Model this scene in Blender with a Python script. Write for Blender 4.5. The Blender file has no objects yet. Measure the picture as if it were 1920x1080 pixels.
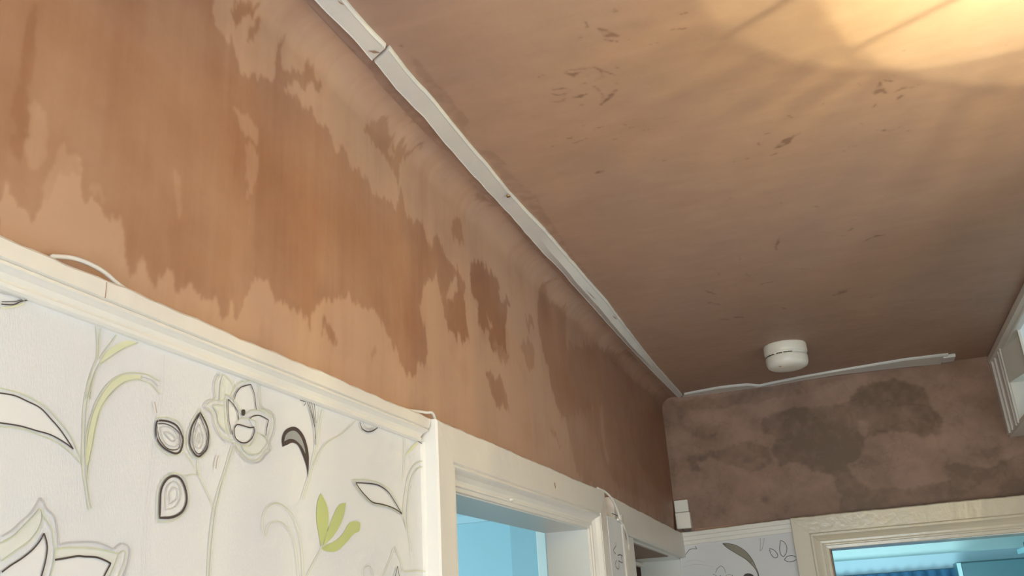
import bpy, bmesh, math, random
import numpy as np
from mathutils import Matrix, Vector

# ---------------------------------------------------------------- camera, world, light, exposure
scene = bpy.context.scene
ZC = 2.5                                   # ceiling height; all z below are written relative to the ceiling
CAM_R=[(0.936651, 0.345431, -0.057979), (-0.172042, 0.309532, -0.935196), (-0.3051, 0.885927, 0.349352)]
CAM_LOC = (0.5417, -3.4753, 1.7)
cam_data = bpy.data.cameras.new('camera')
cam_data.sensor_width = 36.0
cam_data.lens = 1700.0 / 1920.0 * 36.0
cam_data.clip_start = 0.02
cam = bpy.data.objects.new('camera', cam_data)
scene.collection.objects.link(cam)
rt, dn, fw = CAM_R
M = Matrix(((rt[0], -dn[0], -fw[0], CAM_LOC[0]), (rt[1], -dn[1], -fw[1], CAM_LOC[1]), (rt[2], -dn[2], -fw[2], CAM_LOC[2]), (0, 0, 0, 1)))
cam.matrix_world = M
scene.camera = cam

world = bpy.data.worlds.new('world'); scene.world = world
world.use_nodes = True
bg = world.node_tree.nodes['Background']
bg.inputs['Color'].default_value = (0.75, 0.88, 1.0, 1)
bg.inputs['Strength'].default_value = 0.4
vs = scene.view_settings
vs.view_transform = 'Standard'; vs.look = 'None'; vs.gamma = 1.0; vs.use_curve_mapping = False
vs.exposure = 0.18

def area(name, loc, target, sx, sy, power, col):
    d = bpy.data.lights.new(name, 'AREA'); d.shape = 'RECTANGLE'; d.size = sx; d.size_y = sy; d.energy = power; d.color = col
    o = bpy.data.objects.new(name, d); scene.collection.objects.link(o)
    o.location = (loc[0], loc[1], ZC + loc[2])
    v = Vector((target[0], target[1], ZC + target[2])) - o.location
    o.rotation_euler = v.to_track_quat('-Z', 'Y').to_euler()
    return o
# daylight through the glazed front door behind the viewer, and through the windows of the two rooms
area('front_daylight', (0.55, -4.85, -1.15), (0.35, -2.0, -0.9), 1.0, 1.5, 47, (0.83, 0.95, 1.0))
area('added_side_fill', (1.90, -2.7, -1.2), (-.07, -2.2, -.5), .9, 1.0, 9.5, (0.87, 0.96, 1.0))  # added side lamp that brightens the near left wall evenly
area('bedroom_daylight', (-2.6, 0.3, -1.0), (-1.6, 2.4, -0.9), 1.2, 1.2, 34, (0.72, 0.93, 1.0))
area('kitchen_daylight', (0.3, 1.0, -1.5), (0.6, 2.5, -0.45), 1.0, 1.0, 21, (0.60, 0.94, 1.0))

# ---------------------------------------------------------------- traced data in metres
PAPER_LEFT=[('F','w',0.0,[(-2.959,-0.605),(-2.944,-0.604),(-2.931,-0.606),(-2.917,-0.609),(-2.905,-0.616),(-2.893,-0.624),(-2.878,-0.637),(-2.888,-0.633),(-2.903,-0.629),(-2.918,-0.628),(-2.935,-0.627),(-2.955,-0.628)],1),('F','y',0.0,[(-2.858,-0.555),(-2.852,-0.544),(-2.841,-0.534),(-2.827,-0.526),(-2.814,-0.525),(-2.829,-0.534),(-2.844,-0.544),(-2.855,-0.554),(-2.858,-0.558)],1),('F','y',0.0,[(-2.816,-0.557),(-2.83,-0.561),(-2.843,-0.571),(-2.854,-0.588),(-2.86,-0.603),(-2.863,-0.622),(-2.863,-0.642),(-2.86,-0.65),(-2.857,-0.628),(-2.855,-0.611),(-2.851,-0.595),(-2.842,-0.58),(-2.829,-0.568),(-2.815,-0.561),(-2.806,-0.559),(-2.806,-0.555)],1),('F','p',0.0,[(-2.938,-0.718),(-2.927,-0.712),(-2.918,-0.703),(-2.91,-0.695),(-2.905,-0.689),(-2.902,-0.695),(-2.903,-0.702),(-2.906,-0.708),(-2.912,-0.715),(-2.922,-0.722),(-2.935,-0.731)],1),('F','p',0.0,[(-2.886,-0.72),(-2.875,-0.718),(-2.859,-0.717),(-2.842,-0.717),(-2.829,-0.718),(-2.815,-0.72),(-2.817,-0.727),(-2.823,-0.74),(-2.829,-0.74),(-2.825,-0.728),(-2.841,-0.725),(-2.862,-0.725),(-2.885,-0.728)],1),('F','w',0.0,[(-2.934,-0.739),(-2.927,-0.734),(-2.917,-0.728),(-2.908,-0.721),(-2.902,-0.714),(-2.899,-0.708),(-2.896,-0.713),(-2.894,-0.719),(-2.894,-0.727),(-2.895,-0.734),(-2.897,-0.743),(-2.933,-0.744)],1),('F','w',0.0,[(-2.885,-0.728),(-2.873,-0.726),(-2.862,-0.724),(-2.854,-0.724),(-2.841,-0.724),(-2.831,-0.726),(-2.825,-0.728),(-2.824,-0.729),(-2.827,-0.734),(-2.831,-0.741),(-2.887,-0.743)],1),('F','w',0.0,[(-2.781,-0.596),(-2.771,-0.593),(-2.76,-0.593),(-2.752,-0.595),(-2.746,-0.6),(-2.742,-0.607),(-2.743,-0.615),(-2.746,-0.62),(-2.752,-0.622),(-2.762,-0.621),(-2.771,-0.618),(-2.778,-0.613),(-2.781,-0.607)],1),('F','w',0.0,[(-2.719,-0.575),(-2.711,-0.582),(-2.705,-0.59),(-2.703,-0.6),(-2.705,-0.61),(-2.712,-0.617),(-2.717,-0.62),(-2.724,-0.618),(-2.731,-0.611),(-2.732,-0.602),(-2.73,-0.591),(-2.725,-0.583)],1),('F','w',0.0,[(-2.767,-0.685),(-2.768,-0.671),(-2.768,-0.659),(-2.762,-0.649),(-2.752,-0.644),(-2.741,-0.646),(-2.733,-0.656),(-2.731,-0.667),(-2.737,-0.677),(-2.75,-0.683)],1),('F','p',0.0,[(-2.686,-0.531),(-2.688,-0.54),(-2.688,-0.555),(-2.678,-0.553),(-2.679,-0.547),(-2.668,-0.549),(-2.665,-0.539),(-2.672,-0.531),(-2.684,-0.526)],1),('F','p',0.0,[(-2.699,-0.564),(-2.691,-0.571),(-2.687,-0.581),(-2.675,-0.588),(-2.666,-0.589),(-2.674,-0.565),(-2.676,-0.56),(-2.692,-0.561)],1),('F','p',0.0,[(-2.646,-0.599),(-2.638,-0.604),(-2.626,-0.605),(-2.612,-0.6),(-2.599,-0.587),(-2.605,-0.581),(-2.621,-0.579),(-2.626,-0.58),(-2.63,-0.587),(-2.638,-0.594)],1),('F','w',0.0,[(-2.664,-0.55),(-2.662,-0.543),(-2.655,-0.535),(-2.647,-0.531),(-2.636,-0.527),(-2.629,-0.536),(-2.626,-0.546),(-2.624,-0.554),(-2.636,-0.558),(-2.652,-0.569),(-2.656,-0.565)],1),('F','w',0.0,[(-2.665,-0.589),(-2.671,-0.577),(-2.674,-0.565),(-2.675,-0.552),(-2.666,-0.556),(-2.658,-0.562),(-2.655,-0.571),(-2.662,-0.582)],1),('F','w',0.0,[(-2.635,-0.566),(-2.629,-0.562),(-2.616,-0.559),(-2.6,-0.561),(-2.603,-0.572),(-2.604,-0.58),(-2.621,-0.579),(-2.626,-0.574)],1),('F','w',0.0,[(-2.652,-0.576),(-2.644,-0.576),(-2.634,-0.576),(-2.627,-0.574),(-2.626,-0.579),(-2.63,-0.587),(-2.638,-0.593),(-2.648,-0.595),(-2.657,-0.593),(-2.661,-0.589),(-2.662,-0.582),(-2.658,-0.577)],1),('F','w',0.0,[(-2.399,-0.609),(-2.367,-0.606),(-2.335,-0.605),(-2.307,-0.611),(-2.285,-0.624),(-2.264,-0.638),(-2.291,-0.632),(-2.325,-0.63),(-2.352,-0.63),(-2.373,-0.623),(-2.388,-0.616)],1),('F','y',0.0,[(-2.203,-0.522),(-2.23,-0.537),(-2.246,-0.551),(-2.224,-0.54),(-2.201,-0.526)],1),('F','G',0.0,[(-2.482,-0.631),(-2.49,-0.644),(-2.491,-0.664),(-2.486,-0.679),(-2.48,-0.696),(-2.467,-0.678),(-2.463,-0.659),(-2.468,-0.644)],1),('F','G',0.0,[(-2.421,-0.637),(-2.439,-0.642),(-2.454,-0.659),(-2.467,-0.678),(-2.476,-0.695),(-2.451,-0.681),(-2.433,-0.664),(-2.424,-0.649)],1),('F','G',0.0,[(-2.385,-0.67),(-2.383,-0.66),(-2.393,-0.658),(-2.412,-0.662),(-2.426,-0.675),(-2.445,-0.686),(-2.462,-0.691),(-2.48,-0.697),(-2.469,-0.7),(-2.444,-0.699),(-2.421,-0.688),(-2.4,-0.675)],1),('F','d',0.0,[(-2.568,-0.587),(-2.57,-0.578),(-2.565,-0.568),(-2.553,-0.561),(-2.539,-0.559),(-2.525,-0.565),(-2.516,-0.576),(-2.511,-0.591),(-2.512,-0.616),(-2.516,-0.603),(-2.526,-0.589),(-2.536,-0.58),(-2.548,-0.579),(-2.558,-0.583)],1),('F','S',0.0,[(-2.565,-0.58),(-2.562,-0.572),(-2.553,-0.566),(-2.541,-0.564),(-2.529,-0.57),(-2.521,-0.581),(-2.519,-0.588),(-2.528,-0.58),(-2.541,-0.575),(-2.553,-0.575)],1),('L','d',0.00114,[(-2.959,-0.605),(-2.944,-0.604),(-2.931,-0.606),(-2.917,-0.609),(-2.905,-0.616),(-2.893,-0.624),(-2.878,-0.637)],0),('L','d',0.00113,[(-2.878,-0.637),(-2.888,-0.633),(-2.903,-0.629),(-2.918,-0.628),(-2.935,-0.627),(-2.955,-0.628)],0),('L','g',0.00098,[(-2.96,-0.601),(-2.939,-0.601),(-2.922,-0.604),(-2.908,-0.609),(-2.892,-0.619),(-2.881,-0.628),(-2.867,-0.646)],0),('L','g',0.00098,[(-2.955,-0.631),(-2.933,-0.629),(-2.914,-0.631),(-2.896,-0.634),(-2.881,-0.64),(-2.866,-0.649)],0),('L','g',0.00092,[(-2.868,-0.568),(-2.871,-0.584),(-2.872,-0.602),(-2.87,-0.622),(-2.867,-0.647),(-2.86,-0.669),(-2.854,-0.686)],0),('L','g',0.00093,[(-2.863,-0.566),(-2.867,-0.585),(-2.868,-0.602),(-2.866,-0.626),(-2.862,-0.65),(-2.858,-0.665),(-2.851,-0.684)],0),('L','g',0.00116,[(-2.781,-0.556),(-2.796,-0.553),(-2.814,-0.555),(-2.83,-0.56),(-2.845,-0.571),(-2.856,-0.587),(-2.862,-0.604),(-2.865,-0.623),(-2.864,-0.642)],0),('L','g',0.00107,[(-2.78,-0.568),(-2.79,-0.562),(-2.803,-0.56),(-2.815,-0.562),(-2.829,-0.569),(-2.841,-0.581),(-2.851,-0.595),(-2.855,-0.611),(-2.857,-0.63),(-2.859,-0.649),(-2.859,-0.661)],0),('L','s',0.00082,[(-2.782,-0.561),(-2.793,-0.557),(-2.806,-0.557)],0),('L','g',0.00096,[(-2.868,-0.524),(-2.864,-0.54),(-2.863,-0.553)],0),('L','g',0.00097,[(-2.862,-0.524),(-2.862,-0.539),(-2.861,-0.554)],0),('L','g',0.00098,[(-2.842,-0.525),(-2.852,-0.54),(-2.859,-0.552)],0),('L','g',0.00094,[(-2.863,-0.553),(-2.867,-0.565),(-2.869,-0.58),(-2.87,-0.592)],0),('L','g',0.00095,[(-2.858,-0.555),(-2.863,-0.567),(-2.865,-0.579),(-2.865,-0.591)],0),('L','g',0.0008,[(-2.858,-0.557),(-2.849,-0.55),(-2.832,-0.536),(-2.814,-0.525)],0),('L','d',0.00106,[(-2.968,-0.534),(-2.957,-0.531),(-2.95,-0.526),(-2.944,-0.523)],0),('L','d',0.0007,[(-2.968,-0.532),(-2.956,-0.528),(-2.949,-0.524)],0),('L','y',0.00152,[(-2.967,-0.537),(-2.957,-0.533),(-2.947,-0.527)],0),('L','s',0.00131,[(-2.972,-0.525),(-2.957,-0.523),(-2.947,-0.524)],0),('L','s',0.00112,[(-2.938,-0.713),(-2.929,-0.708),(-2.922,-0.701),(-2.914,-0.694),(-2.91,-0.688),(-2.907,-0.682),(-2.906,-0.681),(-2.903,-0.683),(-2.898,-0.689),(-2.891,-0.693),(-2.887,-0.699),(-2.884,-0.708),(-2.882,-0.716)],0),('L','s',0.00122,[(-2.882,-0.716),(-2.873,-0.714),(-2.863,-0.713),(-2.851,-0.712),(-2.84,-0.712),(-2.83,-0.714),(-2.821,-0.716),(-2.817,-0.713),(-2.811,-0.711),(-2.804,-0.713),(-2.801,-0.718),(-2.802,-0.727),(-2.804,-0.733),(-2.808,-0.741)],0),('L','g',0.00095,[(-2.938,-0.718),(-2.927,-0.712),(-2.918,-0.703),(-2.91,-0.695),(-2.905,-0.689),(-2.902,-0.695),(-2.903,-0.702),(-2.906,-0.708),(-2.912,-0.715),(-2.922,-0.722),(-2.935,-0.731)],0),('L','g',0.00095,[(-2.902,-0.694),(-2.895,-0.7),(-2.89,-0.706),(-2.888,-0.713),(-2.886,-0.718),(-2.885,-0.727),(-2.886,-0.736),(-2.888,-0.743)],0),('L','g',0.0011,[(-2.886,-0.72),(-2.875,-0.718),(-2.859,-0.717),(-2.842,-0.717),(-2.829,-0.718),(-2.815,-0.72)],0),('L','g',0.00095,[(-2.815,-0.72),(-2.808,-0.717),(-2.806,-0.72),(-2.808,-0.73),(-2.814,-0.741)],0),('L','g',0.00094,[(-2.815,-0.721),(-2.817,-0.727),(-2.824,-0.741)],0),('L','d',0.00135,[(-2.934,-0.739),(-2.927,-0.734),(-2.917,-0.728),(-2.908,-0.721),(-2.902,-0.714),(-2.899,-0.708)],0),('L','d',0.00137,[(-2.899,-0.708),(-2.896,-0.713),(-2.894,-0.719),(-2.894,-0.727),(-2.895,-0.734),(-2.897,-0.743)],0),('L','d',0.00157,[(-2.885,-0.728),(-2.873,-0.726),(-2.862,-0.724),(-2.854,-0.724),(-2.841,-0.724),(-2.831,-0.726),(-2.825,-0.728),(-2.824,-0.729),(-2.827,-0.734),(-2.831,-0.741)],0),('L','d',0.00191,[(-2.781,-0.596),(-2.771,-0.593),(-2.76,-0.593),(-2.752,-0.595),(-2.746,-0.6),(-2.742,-0.607),(-2.743,-0.615),(-2.746,-0.62),(-2.752,-0.622),(-2.762,-0.621),(-2.771,-0.618),(-2.778,-0.613),(-2.781,-0.607)],1),('L','d',0.00095,[(-2.781,-0.598),(-2.772,-0.596),(-2.763,-0.596),(-2.755,-0.598),(-2.748,-0.602),(-2.746,-0.609),(-2.747,-0.616),(-2.754,-0.619),(-2.763,-0.619),(-2.771,-0.615),(-2.777,-0.609)],1),('L','s',0.00095,[(-2.775,-0.6),(-2.764,-0.598),(-2.754,-0.601),(-2.749,-0.607),(-2.75,-0.614),(-2.756,-0.616),(-2.765,-0.615),(-2.772,-0.609)],1),('L','s',0.00105,[(-2.77,-0.604),(-2.764,-0.603),(-2.755,-0.606),(-2.753,-0.609),(-2.756,-0.611),(-2.763,-0.609)],1),('L','g',0.00096,[(-2.783,-0.593),(-2.773,-0.59),(-2.759,-0.589),(-2.749,-0.591),(-2.742,-0.597),(-2.739,-0.607),(-2.741,-0.617),(-2.749,-0.623),(-2.761,-0.625),(-2.772,-0.621),(-2.78,-0.616)],0),('L','d',0.00184,[(-2.719,-0.575),(-2.711,-0.582),(-2.705,-0.59),(-2.703,-0.6),(-2.705,-0.61),(-2.712,-0.617),(-2.717,-0.62),(-2.724,-0.618),(-2.731,-0.611),(-2.732,-0.602),(-2.73,-0.591),(-2.725,-0.583)],1),('L','d',0.00098,[(-2.72,-0.578),(-2.713,-0.586),(-2.707,-0.595),(-2.706,-0.604),(-2.709,-0.611),(-2.715,-0.617),(-2.722,-0.616),(-2.727,-0.609),(-2.728,-0.6),(-2.726,-0.591),(-2.723,-0.583)],1),('L','s',0.00109,[(-2.719,-0.586),(-2.714,-0.594),(-2.711,-0.603),(-2.715,-0.611),(-2.721,-0.611),(-2.724,-0.605),(-2.723,-0.595)],1),('L','s',0.00098,[(-2.718,-0.595),(-2.716,-0.601),(-2.717,-0.607),(-2.72,-0.604)],1),('L','g',0.00097,[(-2.719,-0.571),(-2.708,-0.582),(-2.701,-0.592),(-2.698,-0.602),(-2.702,-0.611),(-2.71,-0.619),(-2.718,-0.622),(-2.726,-0.621),(-2.734,-0.613),(-2.736,-0.603),(-2.733,-0.592),(-2.727,-0.581)],1),('L','d',0.00241,[(-2.767,-0.685),(-2.768,-0.671),(-2.768,-0.659),(-2.762,-0.649),(-2.752,-0.644),(-2.741,-0.646),(-2.733,-0.656),(-2.731,-0.667),(-2.737,-0.677),(-2.75,-0.683)],1),('L','s',0.00114,[(-2.76,-0.677),(-2.761,-0.663),(-2.759,-0.654),(-2.75,-0.649),(-2.741,-0.654),(-2.74,-0.664),(-2.747,-0.673)],1),('L','s',0.00103,[(-2.755,-0.671),(-2.756,-0.663),(-2.752,-0.655),(-2.745,-0.656),(-2.745,-0.665)],1),('L','g',0.00095,[(-2.77,-0.689),(-2.772,-0.671),(-2.771,-0.657),(-2.763,-0.646),(-2.751,-0.641),(-2.735,-0.644),(-2.728,-0.658),(-2.727,-0.67),(-2.737,-0.681),(-2.752,-0.687)],1),('L','g',0.00086,[(-2.739,-0.619),(-2.726,-0.628),(-2.715,-0.638)],0),('L','g',0.00098,[(-2.718,-0.623),(-2.717,-0.63),(-2.714,-0.639),(-2.703,-0.651),(-2.693,-0.663),(-2.687,-0.674)],0),('L','g',0.00085,[(-2.734,-0.642),(-2.725,-0.639),(-2.714,-0.639)],0),('L','g',0.0012,[(-2.664,-0.601),(-2.672,-0.624),(-2.682,-0.649),(-2.689,-0.672),(-2.692,-0.702),(-2.692,-0.737)],0),('L','g',0.00099,[(-2.659,-0.601),(-2.669,-0.624),(-2.678,-0.649),(-2.684,-0.672),(-2.687,-0.702),(-2.688,-0.737)],0),('L','s',0.00111,[(-2.692,-0.526),(-2.698,-0.534),(-2.7,-0.544),(-2.697,-0.555),(-2.708,-0.56),(-2.714,-0.567),(-2.709,-0.57),(-2.7,-0.573),(-2.696,-0.582),(-2.69,-0.59),(-2.682,-0.596),(-2.67,-0.598),(-2.661,-0.598)],0),('L','s',0.00123,[(-2.661,-0.599),(-2.653,-0.605),(-2.641,-0.612),(-2.625,-0.614),(-2.611,-0.61),(-2.601,-0.601),(-2.592,-0.594),(-2.594,-0.586),(-2.587,-0.573),(-2.586,-0.557),(-2.596,-0.55),(-2.613,-0.548),(-2.617,-0.535),(-2.619,-0.523)],0),('L','g',0.00098,[(-2.622,-0.523),(-2.62,-0.536),(-2.617,-0.55),(-2.602,-0.55),(-2.591,-0.557),(-2.593,-0.568),(-2.598,-0.582),(-2.595,-0.592),(-2.603,-0.598),(-2.613,-0.607),(-2.625,-0.611),(-2.639,-0.609),(-2.651,-0.603),(-2.657,-0.599)],0),('L','d',0.00118,[(-2.664,-0.55),(-2.662,-0.543),(-2.655,-0.535),(-2.647,-0.531),(-2.636,-0.527)],0),('L','d',0.00121,[(-2.636,-0.527),(-2.629,-0.536),(-2.626,-0.546),(-2.624,-0.554)],0),('L','d',0.00115,[(-2.665,-0.589),(-2.671,-0.577),(-2.674,-0.565),(-2.675,-0.552)],0),('L','d',0.00117,[(-2.675,-0.552),(-2.666,-0.556),(-2.658,-0.562),(-2.655,-0.571)],0),('L','d',0.00121,[(-2.635,-0.566),(-2.629,-0.562),(-2.616,-0.559),(-2.6,-0.561)],0),('L','d',0.00122,[(-2.6,-0.561),(-2.603,-0.572),(-2.604,-0.58)],0),('L','d',0.00141,[(-2.652,-0.576),(-2.644,-0.576),(-2.634,-0.576),(-2.627,-0.574),(-2.626,-0.579),(-2.63,-0.587),(-2.638,-0.593),(-2.648,-0.595),(-2.657,-0.593),(-2.661,-0.589),(-2.662,-0.582),(-2.658,-0.577)],1),('F','k',0.0,[(-2.648,-0.558),(-2.645,-0.558),(-2.644,-0.561),(-2.645,-0.564),(-2.647,-0.565),(-2.65,-0.565),(-2.651,-0.562),(-2.65,-0.559)],1),('L','g',0.001,[(-2.669,-0.548),(-2.666,-0.539),(-2.659,-0.531),(-2.647,-0.526),(-2.635,-0.523)],0),('L','g',0.001,[(-2.679,-0.547),(-2.668,-0.549),(-2.657,-0.556),(-2.652,-0.563)],0),('L','g',0.00097,[(-2.679,-0.547),(-2.679,-0.56),(-2.676,-0.578),(-2.668,-0.592)],0),('L','g',0.00103,[(-2.639,-0.561),(-2.635,-0.557),(-2.623,-0.554),(-2.606,-0.553),(-2.593,-0.557)],0),('L','g',0.00102,[(-2.646,-0.599),(-2.638,-0.604),(-2.626,-0.605),(-2.612,-0.6),(-2.599,-0.587),(-2.605,-0.581),(-2.621,-0.579)],0),('L','g',0.00097,[(-2.688,-0.527),(-2.696,-0.537),(-2.694,-0.555)],0),('L','g',0.00097,[(-2.686,-0.531),(-2.688,-0.54),(-2.688,-0.555)],0),('L','g',0.00099,[(-2.684,-0.526),(-2.672,-0.531),(-2.665,-0.539)],0),('L','g',0.00096,[(-2.699,-0.564),(-2.692,-0.561),(-2.681,-0.561)],0),('L','g',0.00096,[(-2.699,-0.564),(-2.691,-0.571),(-2.687,-0.581),(-2.675,-0.588)],0),('L','g',0.00096,[(-2.709,-0.566),(-2.7,-0.559),(-2.682,-0.555)],0),('L','g',0.00096,[(-2.708,-0.568),(-2.698,-0.572),(-2.692,-0.583),(-2.682,-0.593),(-2.663,-0.595)],0),('L','g',0.00102,[(-2.659,-0.575),(-2.652,-0.569),(-2.642,-0.567),(-2.624,-0.567),(-2.621,-0.576),(-2.625,-0.589),(-2.634,-0.596),(-2.648,-0.598),(-2.661,-0.597)],0),('L','d',0.00107,[(-2.52,-0.524),(-2.513,-0.533),(-2.506,-0.544),(-2.501,-0.557),(-2.499,-0.574)],0),('L','d',0.00107,[(-2.516,-0.523),(-2.509,-0.536),(-2.503,-0.55),(-2.499,-0.566)],0),('L','d',0.00107,[(-2.511,-0.522),(-2.505,-0.536),(-2.501,-0.552)],0),('L','d',0.00108,[(-2.505,-0.521),(-2.502,-0.533),(-2.499,-0.547)],0),('L','g',0.00107,[(-2.481,-0.524),(-2.489,-0.548),(-2.494,-0.573),(-2.504,-0.602),(-2.523,-0.644)],0),('L','g',0.00106,[(-2.489,-0.527),(-2.494,-0.551),(-2.499,-0.576),(-2.51,-0.607),(-2.527,-0.643)],0),('L','g',0.00109,[(-2.399,-0.525),(-2.433,-0.548),(-2.47,-0.566),(-2.488,-0.581),(-2.5,-0.599)],0),('L','d',0.00163,[(-2.388,-0.525),(-2.382,-0.533),(-2.367,-0.535),(-2.351,-0.531),(-2.337,-0.524)],0),('L','s',0.00149,[(-2.38,-0.524),(-2.371,-0.53),(-2.361,-0.53),(-2.347,-0.526)],0),('L','d',0.00093,[(-2.537,-0.525),(-2.524,-0.525),(-2.528,-0.53)],0),('L','d',0.00167,[(-2.399,-0.609),(-2.367,-0.606),(-2.335,-0.605),(-2.307,-0.611),(-2.285,-0.624),(-2.264,-0.638)],0),('L','d',0.00175,[(-2.264,-0.638),(-2.291,-0.632),(-2.325,-0.63),(-2.352,-0.63),(-2.373,-0.623),(-2.388,-0.616),(-2.399,-0.609)],0),('L','g',0.00122,[(-2.407,-0.606),(-2.362,-0.601),(-2.33,-0.602),(-2.299,-0.608),(-2.276,-0.623),(-2.259,-0.643),(-2.247,-0.658)],0),('L','g',0.00117,[(-2.407,-0.606),(-2.393,-0.617),(-2.373,-0.627),(-2.346,-0.632),(-2.308,-0.632),(-2.273,-0.637)],0),('L','g',0.0016,[(-2.154,-0.564),(-2.168,-0.56),(-2.192,-0.56),(-2.215,-0.569),(-2.232,-0.588),(-2.242,-0.617),(-2.246,-0.639),(-2.241,-0.665),(-2.236,-0.689)],0),('L','g',0.00144,[(-2.157,-0.552),(-2.188,-0.551),(-2.215,-0.559),(-2.238,-0.578),(-2.251,-0.607),(-2.257,-0.634),(-2.247,-0.658)],0),('L','g',0.00128,[(-2.252,-0.523),(-2.253,-0.554),(-2.257,-0.585)],0),('L','d',0.00134,[(-2.21,-0.522),(-2.192,-0.524)],0),('L','g',0.00115,[(-2.48,-0.697),(-2.496,-0.713),(-2.514,-0.732)],0),('L','g',0.00111,[(-2.598,-0.691),(-2.604,-0.681),(-2.602,-0.667),(-2.592,-0.657),(-2.575,-0.653),(-2.554,-0.659),(-2.538,-0.672),(-2.527,-0.693),(-2.522,-0.714),(-2.52,-0.733)],0),('L','g',0.00098,[(-2.597,-0.689),(-2.592,-0.678),(-2.576,-0.673),(-2.561,-0.676),(-2.547,-0.686),(-2.537,-0.702),(-2.529,-0.733)],0),('L','d',0.00148,[(-2.281,-0.711),(-2.29,-0.727)],0),('L','d',0.0015,[(-2.281,-0.711),(-2.276,-0.726)],0),('L','g',0.0014,[(-2.289,-0.685),(-2.269,-0.703),(-2.261,-0.717),(-2.222,-0.715),(-2.19,-0.716),(-2.177,-0.724)],0),('L','g',0.00133,[(-2.289,-0.685),(-2.304,-0.705),(-2.329,-0.728)],0),('L','s',0.00127,[(-2.378,-0.729),(-2.378,-0.718),(-2.365,-0.714),(-2.355,-0.719),(-2.352,-0.728)],0),('L','b',0.00167,[(-2.688,-0.615),(-2.69,-0.621),(-2.691,-0.629)],0),('L','b',0.00123,[(-2.788,-0.578),(-2.786,-0.583),(-2.784,-0.588)],0),('L','m',0.0005,[(-2.78,-0.529),(-2.778,-0.568),(-2.781,-0.6),(-2.783,-0.651),(-2.785,-0.7),(-2.782,-0.742)],0)]
PAPER_BACK=[('F','S2',0.0,[(0.094,-0.562),(0.111,-0.563),(0.14,-0.572),(0.167,-0.591),(0.183,-0.612),(0.193,-0.632),(0.199,-0.653),(0.204,-0.67),(0.205,-0.685),(0.203,-0.684),(0.201,-0.673),(0.196,-0.658),(0.182,-0.638),(0.167,-0.622),(0.143,-0.604),(0.109,-0.579)],1),('F','d',0.0,[(0.149,-0.681),(0.157,-0.673),(0.17,-0.671),(0.184,-0.676),(0.187,-0.683)],1),('L','k',0.00176,[(-0.053,-0.6),(-0.038,-0.582),(-0.024,-0.572),(-0.001,-0.573)],0),('L','k',0.00176,[(-0.001,-0.573),(-0.007,-0.563)],0),('L','k',0.00191,[(0.094,-0.562),(0.111,-0.563),(0.14,-0.572),(0.167,-0.591),(0.183,-0.612),(0.193,-0.632),(0.199,-0.653),(0.204,-0.67),(0.205,-0.685)],0),('L','k',0.00191,[(0.094,-0.562),(0.109,-0.579),(0.143,-0.604),(0.167,-0.622),(0.182,-0.638),(0.196,-0.658),(0.201,-0.673),(0.203,-0.684)],0),('L','k',0.00067,[(0.096,-0.563),(0.114,-0.568),(0.138,-0.577),(0.164,-0.596),(0.18,-0.614),(0.19,-0.633)],0),('L','k',0.00067,[(0.096,-0.563),(0.113,-0.571),(0.136,-0.582),(0.161,-0.6),(0.177,-0.616),(0.188,-0.634)],0),('L','k',0.00067,[(0.096,-0.563),(0.112,-0.573),(0.135,-0.586),(0.159,-0.604),(0.173,-0.619),(0.186,-0.636)],0),('L','k',0.00067,[(0.096,-0.564),(0.11,-0.576),(0.133,-0.591),(0.156,-0.608),(0.17,-0.621),(0.184,-0.637)],0),('L','k',0.00096,[(0.228,-0.555),(0.226,-0.577),(0.221,-0.598)],0),('L','k',0.00095,[(0.221,-0.598),(0.231,-0.589),(0.243,-0.555)],0),('L','k',0.00208,[(0.256,-0.592),(0.27,-0.599),(0.279,-0.612),(0.279,-0.622),(0.271,-0.626),(0.262,-0.62),(0.256,-0.605)],1),('L','k',0.00208,[(0.297,-0.568),(0.308,-0.574),(0.315,-0.589),(0.312,-0.608),(0.303,-0.621),(0.297,-0.623),(0.29,-0.613),(0.291,-0.592)],1),('L','k',0.00207,[(0.301,-0.634),(0.312,-0.624),(0.331,-0.623),(0.344,-0.631),(0.338,-0.639),(0.318,-0.643),(0.305,-0.639)],1),('L','k',0.00135,[(0.055,-0.66),(0.062,-0.648),(0.077,-0.638)],0),('L','k',0.00135,[(0.077,-0.638),(0.087,-0.647),(0.091,-0.664)],0),('L','k',0.00135,[(0.045,-0.664),(0.054,-0.669),(0.058,-0.674)],0),('L','k',0.00134,[(0.088,-0.676),(0.096,-0.671),(0.113,-0.673),(0.111,-0.678)],0),('L','k',0.00307,[(0.069,-0.672),(0.072,-0.673)],0),('L','s2',0.00136,[(-0.05,-0.618),(-0.027,-0.612),(-0.001,-0.614),(0.023,-0.623)],0),('L','s2',0.00136,[(-0.057,-0.632),(-0.023,-0.627),(0.007,-0.629),(0.051,-0.64)],0)]
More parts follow.
